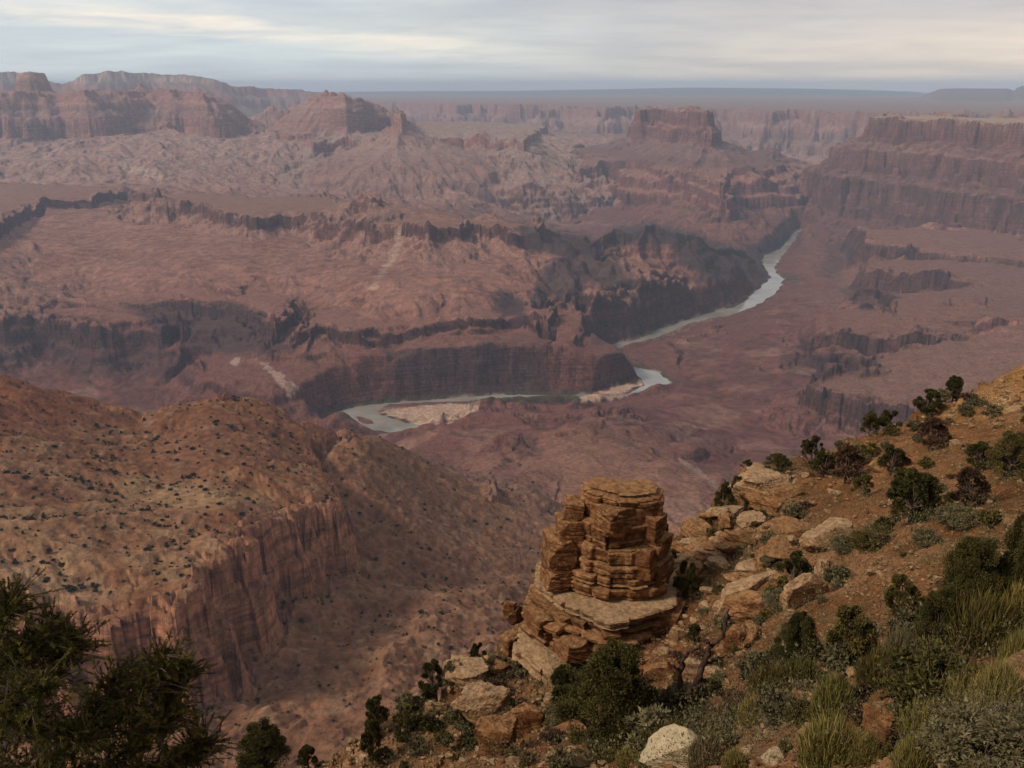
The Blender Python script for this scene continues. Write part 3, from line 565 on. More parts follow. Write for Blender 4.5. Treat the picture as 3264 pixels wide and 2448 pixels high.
# black lava on the ridge by the river
LAVA = [[(520,226),(545,228),(578,233),(600,240),(592,256),(560,256),(530,250),(515,240)], [(545,262),(575,252),(600,248),(620,262),(632,275),(640,285),(615,290),(590,285),(575,296),(548,300),(532,303),(535,285)],
        [(612,228),(640,224),(655,221),(680,229),(705,238),(730,246),(760,252),(772,272),(764,284),(740,282),(715,280),(690,272),(672,252),(650,240),(628,245),(600,248)], [(488,296),(505,290),(522,300),(525,318),(505,318),(490,306)],
        [(742,246),(757,242),(775,237),(797,232),(800,238),(785,250),(762,258),(745,256)], [(577,330),(600,320),(640,322),(690,309),(735,300),(700,313),(660,328),(610,346),(590,344)],
        [(838,292),(860,283),(905,297),(885,306),(862,308)], [(776,352),(830,352),(880,358),(870,380),(840,375),(815,385),(790,372)], [(828,242),(850,242),(858,258),(830,280),(818,276)]]
for i, P in enumerate(LAVA): paint(blob(P, 3600, 9800, 4), (.046, .034, .034), (0.9, 0.8, 0.9, 0.85, 0.85, 0.45, 0.6, 0.55, 0.5)[i])
DARK = [[(120,303),(245,305),(262,317),(282,336),(290,352),(230,356),(170,345),(150,325)], [(-40,318),(79,330),(160,330),(165,350),(200,375),(120,385),(40,365),(-40,372)], [(384,350),(470,347),(548,346),(548,396),(420,402),(392,388),(385,372)], [(480,340),(548,332),(552,350),(480,350)]]
for i, P in enumerate(DARK): paint(blob(P, 3600, 6500, 5), (.062, .038, .038), (0.85, 0.6, 0.75, 0.3)[i])
RED = [[(320,372),(360,345),(388,356),(400,385),(360,405),(330,402)], [(545,350),(575,345),(610,362),(625,375),(600,388),(550,392)], [(280,385),(330,375),(330,410),(270,412),(180,412),(200,395)], [(690,330),(790,300),(850,320),(770,352),(740,400),(700,420),(660,400),(690,372)],
       [(400,430),(470,412),(540,418),(520,440),(470,455),(420,445)]]
for i, P in enumerate(RED): paint(blob(P, 2600, 7000, 8), (.150, .066, .050), (0.5, 0.6, 0.4, 0.4, 0.5)[i])
paint(blob([(812,391),(860,372),(940,340),(1040,322),(1060,420),(960,412),(905,405),(860,400)], 3000, 5000, 4) * smooth(0.8, 0.4, SL), (.185, .108, .076), 0.8)
# bleached gully on the middle mesa, white wash bottoms
paint(blob([(399,226),(402,226),(401,245),(396,258),(385,272),(372,292),(366,298),(378,274),(390,256),(397,244)], 3500, 7000, 1.5), (.40, .29, .21), 0.7)
for P in ([(258,361),(268,363),(276,372),(290,382),(297,388),(287,396),(284,388),(270,374)], [(236,360),(240,358),(236,366),(233,365)], [(672,456),(690,463),(706,474),(720,486),(714,487),(700,476),(684,466)], [(112,160),(140,165),(165,178),(160,182),(130,172)]):
    paint(blob(P, 2200, 14000, 1.0), (.42, .33, .26), 0.6)
# sand bars and the green fringe of the river
sand = np.maximum.reduce([blob(P, 3000, 6000, 1.2) for P in SANDP])
green = smooth(34, 8, rdw) * smooth(-0.5, 0.25, N100) * (rdw > 0)
green = np.maximum(green, blob([(608,352),(625,352),(650,362),(672,372),(682,382),(672,384),(655,370),(630,364),(612,358)], 3000, 6000, 3) * smooth(-0.2, 0.3, N40 + 0.3 * N100))
green = np.maximum(green, blob([(640,335),(670,326),(690,326),(668,336),(645,343)], 3000, 6000, 3) * smooth(-0.3, 0.3, N40) * 0.8)
green = np.maximum(green, blob([(330,412),(400,399),(460,397),(575,392),(590,398),(560,402),(480,400),(400,403),(345,418)], 3000, 6000, 2) * 0.8)
green = np.maximum(green, blob([(772,274),(800,276),(796,282),(776,280)], 3000, 9000, 2) * 0.8)
paint(green, (.050, .060, .036), 0.85); paint(sand * (rdw > -4), (.46, .34, .24), 0.95); paint(smooth(14, 3, rdw) * smooth(0.0, -0.4, N100), (.36, .27, .20), 0.6)
wl = (isid('canyon_wall') | isid('stepped_butte') | isid('terrace')) * smooth(0.3, 0.8, SL); COL = COL * (1 + 0.30 * wl * bt + 0.22 * wl * np.clip(N100 * 1.6, -1, 1))[..., None]
fl = (ID == 0) * smooth(2500, 3200, RR)[:, None] * smooth(7000, 5500, RR)[:, None] * (H < -1250); paint(fl * smooth(0.05, 0.45, N250 + 0.5 * N100), (.225, .135, .098), 0.6); paint(fl * smooth(0.0, 0.5, -N250 + 0.6 * N600 + 0.4 * N100), (.110, .048, .040), 0.6)
# near red mesa: orange brown, paler caps, red cliffs
rm = isid('red_mesa') | ((RR < 2250)[:, None] & (H > -1060))
w1 = np.where(isid('red_mesa'), 1.0, rm * smooth(2250, 2000, RR)[:, None])
base = np.array([.225, .118, .060]); 
cl = np.stack([np.interp(N250 * 0.5 + N100 * 0.35 + N600 * 0.4, [-.6, -.1, .2, .6], q) for q in ([.165, .200, .228, .30], [.066, .088, .108, .168], [.030, .041, .053, .085])], -1)
topm = isid('red_mesa') & (SL < 0.9)
COL = COL * (1 - w1[..., None]) + cl * w1[..., None]
paint(w1 * isid('red_mesa') * smooth(0.75, 1.3, SL), (.38, .180, .105), 0.75)
tal = w1 * (~isid('red_mesa')) + w1 * isid('red_mesa') * (H < -760) * (SL < 1.0)
paint(tal, (.220, .108, .060), 0.75)
paint(w1 * smooth(0.15, 0.5, N40 + 0.6 * N15) * 0.5 * smooth(0.9, 0.5, SL), (.33, .225, .130), 0.7)
paint(w1 * blob([(-20,365),(40,372),(120,402),(60,430),(-20,440)], 900, 2400, 14), (.235, .088, .045), 0.7)
paint(w1 * blob([(150,430),(280,410),(310,440),(250,465),(160,470)], 900, 2400, 14), (.215, .098, .055), 0.6)
paint(w1 * blob([(120,478),(200,482),(270,500),(190,508),(120,505)], 900, 2400, 12), (.36, .235, .120), 0.6)
paint(w1 * blob([(-10,555),(60,570),(120,600),(40,612),(-10,600)], 900, 2400, 12), (.33, .215, .120), 0.5)
paint(w1 * blob([(215,560),(300,520),(335,560),(310,615),(225,655),(205,610)], 900, 2400, 6) * smooth(0.2, 0.7, N40 + .5 * N15) * steep, (.10, .055, .040), 0.6)
cc = blob([(345,425),(420,440),(470,480),(545,500),(545,600),(480,560),(400,500),(350,470)], 1000, 2500, 14)
paint(cc, (.205, .112, .062), 0.5)
# centre hill
paint(blob([(470,470),(520,445),(596,425),(650,445),(715,482),(700,520),(540,540)], 1900, 3400, 10), (.215, .122, .080), 0.6)
paint(blob([(512,446),(520,431),(532,436),(545,455),(520,460)], 2400, 3500, 3), (.085, .050, .042), 0.7)
paint(blob([(580,425),(596,419),(610,430),(640,442),(625,446),(600,436)], 2400, 3500, 3), (.10, .062, .048), 0.6)
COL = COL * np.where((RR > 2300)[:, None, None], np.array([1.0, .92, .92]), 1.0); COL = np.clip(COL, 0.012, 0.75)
print('colours', round(time.time() - T0, 1))
# ------------------------------------------------------------------ materials
def new_mat(name):
    m = bpy.data.materials.new(name); m.use_nodes = True; N, L = nodes_of(m.node_tree)
    out = N('ShaderNodeOutputMaterial'); b = N('ShaderNodeBsdfPrincipled'); L(b.outputs[0], out.inputs[0])
    b.inputs['Roughness'].default_value = 0.95; b.inputs['Specular IOR Level'].default_value = 0.1
    return m, N, L, b
def mix(N, L, a, b, fac, mode='MIX'):
    n = N('ShaderNodeMix', data_type='RGBA', blend_type=mode)
    for s, i in ((fac, 0), (a, 6), (b, 7)):
        if hasattr(s, 'is_output') or hasattr(s, 'links'): L(s, n.inputs[i])
        elif isinstance(s, (int, float)): n.inputs[i].default_value = s
        else: n.inputs[i].default_value = (*s, 1)
    return n.outputs[2]
def mapped_noise(N, L, src, scale, det=4, rough=0.55, dist=0.0, rot=(0, 0, 0)):
    mp = N('ShaderNodeMapping'); L(src, mp.inputs[0]); mp.inputs['Scale'].default_value = scale; mp.inputs['Rotation'].default_value = rot
    n = N('ShaderNodeTexNoise', inp={'Scale': 1.0, 'Detail': det, 'Roughness': rough, 'Distortion': dist}); L(mp.outputs[0], n.inputs['Vector']); return n.outputs[0]
def cramp(N, L, src, stops):
    r = N('ShaderNodeValToRGB'); L(src, r.inputs[0]); ramp(r, stops); return r.outputs[0]
def g(x): return (x, x, x)
def make_canyon_mat(name, fine):
    m, N, L, b = new_mat(name)
    at = N('ShaderNodeAttribute', attribute_name='Col'); geo = N('ShaderNodeNewGeometry'); P = geo.outputs['Position']
    sepn = N('ShaderNodeSeparateXYZ'); L(geo.outputs['Normal'], sepn.inputs[0])
    st = N('ShaderNodeMapRange', inp={1: 0.80, 2: 0.50, 3: 0.0, 4: 1.0}); L(sepn.outputs[2], st.inputs[0])
    k = fine
    n1 = mapped_noise(N, L, P, (k, k, k), 6, 0.62); c = mix(N, L, at.outputs[0], cramp(N, L, n1, [(0.30, g(0.62)), (0.5, g(1.0)), (0.72, g(1.38))]), 1.0, 'MULTIPLY')
    n2 = mapped_noise(N, L, P, (k * .25, k * .25, k * .25), 4, 0.55); c = mix(N, L, c, cramp(N, L, n2, [(0.32, (0.82, 0.76, 0.74)), (0.5, g(1.0)), (0.68, (1.15, 1.17, 1.15))]), 1.0, 'MULTIPLY')
    # beds (level bands) and dark vertical streaks on the steep faces
    n3 = mapped_noise(N, L, P, (k * .05, k * .05, k * 1.6), 5, 0.65); bands = cramp(N, L, n3, [(0.34, g(0.50)), (0.5, g(1.0)), (0.64, (1.35, 1.28, 1.22))])
    n4 = mapped_noise(N, L, P, (k * 1.2, k * 1.2, k * .10), 5, 0.6); stre = cramp(N, L, n4, [(0.34, g(0.42)), (0.52, g(1.0)), (0.7, g(1.25))])
    c2 = mix(N, L, mix(N, L, c, bands, 0.9, 'MULTIPLY'), stre, 0.85, 'MULTIPLY')
    c = mix(N, L, c, c2, st.outputs[0])
    # scattered scrub: small dark specks
    vo = N('ShaderNodeTexVoronoi', feature='F1', inp={'Scale': k * 3.2}); L(P, vo.inputs['Vector'])
    thr = mapped_noise(N, L, P, (k * .6, k * .6, k * .6), 3, 0.5)
    rad = N('ShaderNodeMapRange', inp={1: 0.35, 2: 0.7, 3: 0.05, 4: 0.36}); L(thr, rad.inputs[0])
    lt = N('ShaderNodeMath', operation='LESS_THAN'); L(vo.outputs['Distance'], lt.inputs[0]); L(rad.outputs[0], lt.inputs[1])
    inv = N('ShaderNodeMath', operation='MULTIPLY_ADD', inp={1: -1.0, 2: 1.0}); L(st.outputs[0], inv.inputs[0])
    sp = N('ShaderNodeMath', operation='MULTIPLY'); L(lt.outputs[0], sp.inputs[0]); L(inv.outputs[0], sp.inputs[1])
    sp2 = N('ShaderNodeMath', operation='MULTIPLY', inp={1: 0.5}); L(sp.outputs[0], sp2.inputs[0])
    c = mix(N, L, c, (0.06, 0.052, 0.032), sp2.outputs[0])
    L(c, b.inputs['Base Color'])
    bu = N('ShaderNodeBump', inp={'Strength': 0.9, 'Distance': 0.35 / k}); 
    hsum = N('ShaderNodeMath', operation='ADD'); L(n1, hsum.inputs[0]); L(n3, hsum.inputs[1]); L(hsum.outputs[0], bu.inputs['Height']); L(bu.outputs[0], b.inputs['Normal'])
    return m
M_FAR = make_canyon_mat('canyon_rock', 0.02); M_NEAR = make_canyon_mat('mesa_rock', 0.075)
# ------------------------------------------------------------------ one mesh per landform, cut from the height field
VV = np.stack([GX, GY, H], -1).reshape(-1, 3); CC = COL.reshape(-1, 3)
ii = np.arange(NR * NA).reshape(NR, NA)
QQ = np.stack([ii[:-1, :-1], ii[:-1, 1:], ii[1:, 1:], ii[1:, :-1]], -1).reshape(-1, 4)
# clean the id map: a face belongs to the id of its first corner
fid = ID[:-1, :-1].reshape(-1)
LAND = {'canyon_terrain': None, 'plateau': 'far pale plateau ending in a broken canyon rim below the horizon', 'far_mesa': 'long low blue mesa along the horizon', 'horizon_mesa': 'small dark flat mesas on the right horizon',
        'north_rim': 'hazy blue rim rising behind the temple ridge on the far left', 'temple_ridge': 'long flat-crested red ridge with alcoves on the far left', 'flat_topped_butte': 'pale block-shaped butte with a dark flat cap on the far left',
        'red_buttress': 'dark red cliff block at the left edge below the long ridge', 'peaked_butte': 'red butte with a pointed peak left of centre', 'bench': 'grey bench with a dark cliff band below the peaked butte', 'stepped_butte': 'big dark stepped butte right of centre',
        'canyon_wall': 'sheer dark red canyon wall with a pale flat top on the right', 'middle_mesa': 'tan mesa with a dark broken cliff rim and a small pointed cap', 'river_bench': 'dark layered ledges and cliffs above the near bend of the river', 'black_ridge': 'black rocky ridge on the left bank of the river',
        'terrace': 'brown cliff-edged terraces stepping down to the right bank', 'red_hill': 'low reddish hill with dark outcrops in front of the near river bend', 'red_mesa': 'near orange mesa dotted with shrubs with a red cliff face on the left'}
for i, nm in enumerate(NAMES):
    keep = fid == i
    if keep.sum() < 10: continue
    idx, q = sub_mesh(VV, QQ, keep)
    near = nm == 'red_mesa'
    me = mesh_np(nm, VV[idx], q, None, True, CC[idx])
    me.materials.append(M_FAR); me.materials.append(M_NEAR)
    r = np.hypot(VV[q[:, 0], 0], VV[q[:, 0], 1]); me.polygons.foreach_set('material_index', (r < 2400).astype(np.int32))
    o = link_mesh(nm, me); tag(o, LAND.get(nm), None, None, 'structure')
# ------------------------------------------------------------------ river
def make_water():
    m, N, L, b = new_mat('river_water'); b.inputs['Base Color'].default_value = (.105, .125, .105, 1); b.inputs['Roughness'].default_value = 0.08; b.inputs['Specular IOR Level'].default_value = 1.0
    geo = N('ShaderNodeNewGeometry'); n = mapped_noise(N, L, geo.outputs['Position'], (.05, .05, .05), 4, 0.6)
    L(cramp(N, L, mapped_noise(N, L, geo.outputs['Position'], (.006, .006, .006), 4, 0.6), [(0.35, (.22, .225, .185)), (0.65, (.36, .345, .30))]), b.inputs['Base Color'])
    bu = N('ShaderNodeBump', inp={'Strength': 0.25, 'Distance': 1.2}); L(n, bu.inputs['Height']); L(bu.outputs[0], b.inputs['Normal']); return m
M_WATER = make_water()
cell = 40.0
x0, y0 = rpoly.min(0) - 120; x1, y1 = rpoly.max(0) + 120
gx, gy = np.meshgrid(np.arange(x0, x1, cell), np.arange(y0, y1, cell)); sd = poly_sdf(gx, gy, rpoly)
nx = gx.shape[1]; kk = np.arange(gx.size).reshape(gx.shape)
q = np.stack([kk[:-1, :-1], kk[:-1, 1:], kk[1:, 1:], kk[1:, :-1]], -1).reshape(-1, 4); near = (sd < 110).ravel()[q].any(1)
V = np.stack([gx.ravel(), gy.ravel(), np.full(gx.size, RIV + 0.6)], -1); idx, q = sub_mesh(V, q, near)
tag(link_mesh('river', mesh_np('river', V[idx], q, M_WATER)), 'silver river winding along the canyon floor', kind='structure')
# ------------------------------------------------------------------ haze: even air in one closed box, sky outside it
def make_haze():
    bm = bmesh.new(); bmesh.ops.create_cube(bm, size=1.0); me = bpy.data.meshes.new('haze'); 
    zb, zt = -1470.0, 400.0
    for v in bm.verts: v.co = (v.co.x * 162000, v.co.y * 162000, (zb + zt) / 2 + v.co.z * (zt - zb))
    bm.to_mesh(me); bm.free()
    m = bpy.data.materials.new('haze_air'); m.use_nodes = True; N, L = nodes_of(m.node_tree); out = N('ShaderNodeOutputMaterial')
    vol = N('ShaderNodeVolumePrincipled'); vol.inputs['Color'].default_value = (0.61, 0.77, 1.0, 1); vol.inputs['Density'].default_value = 2.6e-5; vol.inputs['Anisotropy'].default_value = 0.0
    L(vol.outputs[0], out.inputs['Volume']); me.materials.append(m)
    tag(link_mesh('haze', me), kind='stuff')
make_haze()
print('canyon built', round(time.time() - T0, 1))
# ================================================================== the near hillside (real metres, eye about 1.6 m above the viewpoint ledge)
FA = np.linspace(R(-40), R(42), 1480); FR = np.exp(np.arange(math.log(2.0), math.log(230), 0.0052)); NFR = len(FR)
HX = FR[:, None] * np.sin(FA)[None]; HY = FR[:, None] * np.cos(FA)[None]
SKY = [(240,776,49),(300,764,50),(340,746,50.5),(365,729,51),(390,718,52),(409,707,52.5),(433,696,53.2),(449,677,54.5),(464,669,55.5),(485,661,57),(500,653,58.5),(540,610,60.5),(600,566,62),(640,548,63.5),(665,538,65),(692,523,67.5),(722,508,72),(743,465,78.5),(763,461,80.5),(787,455,83),
       (823,451.5,88),(855,441,93),(896,427.5,99),(935,406,107),(967,395.5,115),(993,378.5,123),(1024,365.5,132),(1080,346,142),(1160,330,150)]
CTRL = SKY + [(1024,768,10),(850,768,13),(700,768,17),(560,768,24),(450,768,38),(380,768,44),(300,800,45),(1024,700,14),(900,700,16.5),(800,700,20),(700,705,27),(620,720,36),(560,730,40),(500,730,46),(440,730,49),
       (1024,640,19.5),(900,640,25),(800,640,33),(720,650,41),(660,660,47),(600,670,50.5),(1024,600,25.5),(900,600,34),(800,600,43),(720,605,51),(680,610,53.5),(1024,550,37),(900,550,46),(800,555,54),(720,560,60),(690,560,62),
       (1024,500,51),(900,500,61),(800,510,67.5),(750,515,71.5),(1024,450,71),(960,450,76.5),(900,455,82),(840,470,83),(1024,400,101),(970,410,104),(1100,640,18),(1100,500,48),(1100,400,98),(1100,768,9)]
cp, cz = [], []
for u, v, r in CTRL:
    p = at_r(u, v, r); cp.append((math.atan2(p[0], p[1]) * 1.6, math.log(r))); cz.append(p[2] / r)
for a, r, k in ((-40, 2, 1.0), (-20, 2, 1.12), (0, 2, 1.16), (20, 2, 1.08), (40, 2, .92), (-40, 5, .98), (-20, 5, 1.08), (0, 5, 1.1), (20, 5, 1.0), (40, 5, .86), (-40, 12, .94), (-20, 12, 1.02), (-40, 30, .88), (-28, 30, .93), (-15, 25, .93), (-40, 49, .84), (-32, 48, .82), (0, 9, 1.02), (42, 9, .79)):
    cp.append((R(a) * 1.6, math.log(r))); cz.append(-k)
hill_t = TPS(cp, cz, 0.0003)
a8 = np.linspace(FA[0], FA[-1], 160); l8 = np.linspace(math.log(FR[0]), math.log(FR[-1]), 200)
zc8 = hill_t(*np.meshgrid(a8 * 1.6, l8))
t_ = np.stack([np.interp(FA, a8, row) for row in zc8]); k_ = np.clip((np.log(FR) - l8[0]) / (l8[1] - l8[0]), 0, 198.999); i_ = k_.astype(int); w_ = (k_ - i_)[:, None]
HH = (t_[i_] * (1 - w_) + t_[i_ + 1] * w_) * FR[:, None]
edge = [at_r(u, v, r)[:2] for u, v, r in SKY]; edge = [(-60.0, 26.0), (-38.0, 34.0)] + [tuple(e) for e in edge[0:]] + [(190.0, 120.0)]
poly = edge + [(190.0, -40.0), (-60.0, -40.0)]
ED = poly_sdf(HX, HY, poly)
def fn(scale, seed): return perlin(HX / scale, HY / scale, seed)
F12, F4, F1, F03 = fn(12., 31), fn(4., 32), fn(1.3, 33), fn(.4, 34)
GXs, GYs, GX, GY = GX, GY, HX, HY
B3, B1 = cells(3.2, 7), cells(1.1, 8); GX, GY = GXs, GYs
HU, HV = project(HX, HY, np.minimum(HH, -0.5))
nearfade = smooth(3, 14, FR)[:, None]
HH = HH + nearfade * (0.9 * F12 + 0.45 * F4 + 0.16 * F1 + 0.05 * F03)
rocky = np.clip(smooth(17, 5, -ED) * smooth(850, 760, HU) + smooth(5, 2.0, -ED) * 0.5 + smooth(0.25, 0.6, F12 + 0.4 * F4) * 0.35 * smooth(30, 45, FR)[:, None], 0, 1)
zb = HH + 0.5 * F4 + 0.5 * B3; HH = HH + rocky * (0.85 * (beds(zb, 1.7, 15, 0.9) - zb) + 0.55 * B3 + 0.22 * B1 + 0.5)
EDw = ED + 1.2 * B3 + 0.5 * B1 + 1.0 * F4
drop = np.interp(EDw, [-1, 0, 0.6, 2.0, 3.0, 8, 14, 40, 200, 300], [0, 0, 2.2, 3.4, 7.5, 10.5, 20, 46, 250, 400])
HH = HH - np.where(EDw > 0, drop * (1 + 0.0 * EDw), 0)
zb = HH + 0.4 * F4; HH = np.where(EDw > 0, HH + 0.8 * (beds(zb, 2.2, 16, 0.9) - zb), HH)
def ground(x, y):
    a = math.atan2(x, y); r = math.hypot(x, y)
    j = min(max((a - FA[0]) / (FA[1] - FA[0]), 0), len(FA) - 1.001); i = min(max(math.log(r / FR[0]) / 0.0052, 0), NFR - 1.001)
    j0, i0 = int(j), int(i); fj, fi = j - j0, i - i0
    return (HH[i0, j0] * (1 - fj) + HH[i0, j0 + 1] * fj) * (1 - fi) + (HH[i0 + 1, j0] * (1 - fj) + HH[i0 + 1, j0 + 1] * fj) * fi
def hit(u, v):                                        # where the sight line through (u, v) meets the hillside
    d = ray(u, v); a = math.atan2(d[0], d[1]); j = int(np.clip(round((a - FA[0]) / (FA[1] - FA[0])), 0, len(FA) - 1))
    zr = d[2] / math.hypot(d[0], d[1]) * FR; gap = zr - HH[:, j]; ok = np.where((gap < 0) & (FR > 5))[0]
    i = ok[0] if len(ok) else int(np.argmin(np.where(FR > 40, gap, 99)))
    x, y = FR[i] * math.sin(a), FR[i] * math.cos(a); return np.array([x, y, ground(x, y)])
def px_size(p): return math.sqrt(p[0] ** 2 + p[1] ** 2 + p[2] ** 2) / F   # metres per pixel there
# ---- hillside colours
soil = np.stack([np.interp(F12 * 0.6 + F4 * 0.3, [-.6, -.2, .15, .5], q) for q in ([.105, .155, .215, .34], [.042, .062, .090, .170], [.015, .021, .031, .070])], -1)
sl = np.hypot(np.gradient(HH, axis=0) / np.gradient(FR)[:, None], np.gradient(HH, axis=1) / (np.gradient(FA)[None] * FR[:, None]))
rock = np.stack([np.interp(F4 * 0.5 + B3 * 0.4 + F1 * 0.2, [-.7, 0, .6], q) for q in ([.110, .190, .320], [.052, .098, .185], [.021, .042, .090])], -1)
mk = np.clip(rocky * 0.8 + smooth(0.9, 1.6, sl) * 0.6, 0, 1)[..., None]
HC = soil * (1 - mk) + rock * mk
redw = smooth(0.5, 3, EDw)[..., None] * 0.7; HC = HC * (1 - redw) + np.array([.20, .085, .040]) * redw
def hpaint(P, c, k, soft=6):
    global HC
    d = poly_sdf(HU, HV, P) + 6 * F4 + 3 * F1; m = (smooth(soft, -soft, d) * k)[..., None]; HC = HC * (1 - m) + np.array(c) * m
hpaint([(935,400),(965,392),(1030,360),(1030,410),(985,420),(940,415)], (.42,.215,.075), 0.8); hpaint([(860,430),(900,425),(960,430),(1010,450),(900,500),(850,480)], (.27,.115,.042), 0.6)
hpaint([(990,395),(1030,405),(1030,415),(985,400)], (.48,.30,.15), 0.8, 3); hpaint([(745,462),(800,476),(795,486),(745,480)], (.50,.38,.23), 0.8, 3)
hpaint([(690,770),(740,735),(800,700),(850,690),(800,760),(770,775)], (.36,.165,.075), 0.7, 8); hpaint([(800,560),(860,540),(900,560),(840,600),(790,610)], (.34,.17,.085), 0.6, 8)
def make_hill_mat():
    m, N, L, b = new_mat('hillside_soil')
    at = N('ShaderNodeAttribute', attribute_name='Col'); geo = N('ShaderNodeNewGeometry'); P = geo.outputs['Position']
    n1 = mapped_noise(N, L, P, (3, 3, 3), 7, 0.65); c = mix(N, L, at.outputs[0], cramp(N, L, n1, [(0.30, g(0.55)), (0.5, g(1.0)), (0.70, g(1.5))]), 1.0, 'MULTIPLY')
    n2 = mapped_noise(N, L, P, (.5, .5, .5), 4, 0.55); c = mix(N, L, c, cramp(N, L, n2, [(0.34, (0.70, 0.66, 0.62)), (0.5, g(1.0)), (0.66, (1.25, 1.25, 1.3))]), 1.0, 'MULTIPLY')
    vo = N('ShaderNodeTexVoronoi', feature='F1', inp={'Scale': 4.5, 'Randomness': 1.0}); L(P, vo.inputs['Vector'])
    th = mapped_noise(N, L, P, (.35, .35, .35), 3, 0.5); rad = N('ShaderNodeMapRange', inp={1: 0.42, 2: 0.68, 3: 0.0, 4: 0.42}); L(th, rad.inputs[0])
    lt = N('ShaderNodeMath', operation='LESS_THAN'); L(vo.outputs['Distance'], lt.inputs[0]); L(rad.outputs[0], lt.inputs[1])
    sepc = N('ShaderNodeSeparateColor'); L(vo.outputs['Color'], sepc.inputs[0])
    stone = cramp(N, L, sepc.outputs[0], [(0.0, (.10, .050, .024)), (0.5, (.26, .150, .078)), (1.0, (.46, .33, .20))])
    f = N('ShaderNodeMath', operation='MULTIPLY', inp={1: 0.8}); L(lt.outputs[0], f.inputs[0]); c = mix(N, L, c, stone, f.outputs[0])
    v2 = N('ShaderNodeTexVoronoi', feature='F1', inp={'Scale': 11.0, 'Randomness': 1.0}); L(P, v2.inputs['Vector']); s2 = N('ShaderNodeSeparateColor'); L(v2.outputs['Color'], s2.inputs[0])
    l2 = N('ShaderNodeMath', operation='LESS_THAN', inp={1: 0.30}); L(v2.outputs['Distance'], l2.inputs[0]); g2 = N('ShaderNodeMath', operation='GREATER_THAN', inp={1: 0.45}); L(s2.outputs[1], g2.inputs[0]); m2_ = N('ShaderNodeMath', operation='MULTIPLY'); L(l2.outputs[0], m2_.inputs[0]); L(g2.outputs[0], m2_.inputs[1])
    c = mix(N, L, c, cramp(N, L, s2.outputs[2], [(0.0, (.075, .040, .020)), (0.6, (.24, .135, .070)), (1.0, (.42, .30, .18))]), m2_.outputs[0])
    n5 = mapped_noise(N, L, P, (.9, .9, .9), 5, 0.7); scr = N('ShaderNodeMapRange', inp={1: 0.56, 2: 0.64, 3: 0.0, 4: 0.6}); L(n5, scr.inputs[0]); c = mix(N, L, c, (.075, .055, .026), scr.outputs[0]); L(c, b.inputs['Base Color'])
    h = N('ShaderNodeMath', operation='MULTIPLY_ADD', inp={1: 0.35}); L(lt.outputs[0], h.inputs[0]); L(n1, h.inputs[2])
    bu = N('ShaderNodeBump', inp={'Strength': 1.0, 'Distance': 0.22}); L(h.outputs[0], bu.inputs['Height']); L(bu.outputs[0], b.inputs['Normal']); return m
M_HILL = make_hill_mat()
jj = np.arange(NFR * len(FA)).reshape(NFR, len(FA)); q = np.stack([jj[:-1, :-1], jj[:-1, 1:], jj[1:, 1:], jj[1:, :-1]], -1).reshape(-1, 4)
keep = (ED[:-1, :-1] < 120).ravel(); V = np.stack([HX, HY, HH], -1).reshape(-1, 3); idx, qq = sub_mesh(V, q, keep)
tag(link_mesh('hillside', mesh_np('hillside', V[idx], qq, M_HILL, True, np.clip(HC, 0.01, 0.7).reshape(-1, 3)[idx])), 'steep orange stony hillside falling from the right edge to bottom centre', kind='structure')
print('hillside', round(time.time() - T0, 1))
# ------------------------------------------------------------------ rock material and rock shapes
def make_rock_mat(name, dark, mid, pale, lichen, sc=1.0):
    m, N, L, b = new_mat(name); geo = N('ShaderNodeNewGeometry'); P = geo.outputs['Position']; sepn = N('ShaderNodeSeparateXYZ'); L(geo.outputs['Normal'], sepn.inputs[0])
    n1 = mapped_noise(N, L, P, (1.6 * sc,) * 3, 8, 0.68); c = cramp(N, L, n1, [(0.30, dark), (0.50, mid), (0.68, pale)])
    nb = mapped_noise(N, L, P, (.35 * sc, .35 * sc, 7 * sc), 5, 0.62); c = mix(N, L, c, cramp(N, L, nb, [(0.34, g(0.45)), (0.5, g(1.0)), (0.66, g(1.22))]), 0.8, 'MULTIPLY')
    ni = N('ShaderNodeObjectInfo'); tone = cramp(N, L, ni.outputs['Random'], [(0, (0.78, 0.74, 0.70)), (0.5, g(1.0)), (1, (1.22, 1.2, 1.15))]); c = mix(N, L, c, tone, 1.0, 'MULTIPLY')
    # pale tops with grey-yellow lichen, dark streaks on the sides
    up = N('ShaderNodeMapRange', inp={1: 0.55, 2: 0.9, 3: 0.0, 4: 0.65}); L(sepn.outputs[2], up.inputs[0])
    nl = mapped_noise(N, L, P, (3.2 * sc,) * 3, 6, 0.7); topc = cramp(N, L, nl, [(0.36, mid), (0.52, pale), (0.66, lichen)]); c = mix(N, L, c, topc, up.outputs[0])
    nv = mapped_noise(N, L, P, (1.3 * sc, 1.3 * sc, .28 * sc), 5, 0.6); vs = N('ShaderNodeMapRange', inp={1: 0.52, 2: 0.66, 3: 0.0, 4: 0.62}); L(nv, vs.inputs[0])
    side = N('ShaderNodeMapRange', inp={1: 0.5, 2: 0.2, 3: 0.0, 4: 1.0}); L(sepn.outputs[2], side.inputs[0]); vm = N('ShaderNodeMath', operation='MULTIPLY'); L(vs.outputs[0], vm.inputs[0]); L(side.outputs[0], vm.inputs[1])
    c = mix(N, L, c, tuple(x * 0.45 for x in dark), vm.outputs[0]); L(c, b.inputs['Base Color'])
    hh = N('ShaderNodeMath', operation='ADD'); L(n1, hh.inputs[0]); L(nb, hh.inputs[1])
    bu = N('ShaderNodeBump', inp={'Strength': 1.0, 'Distance': 0.16 / sc}); L(hh.outputs[0], bu.inputs['Height']); L(bu.outputs[0], b.inputs['Normal']); return m
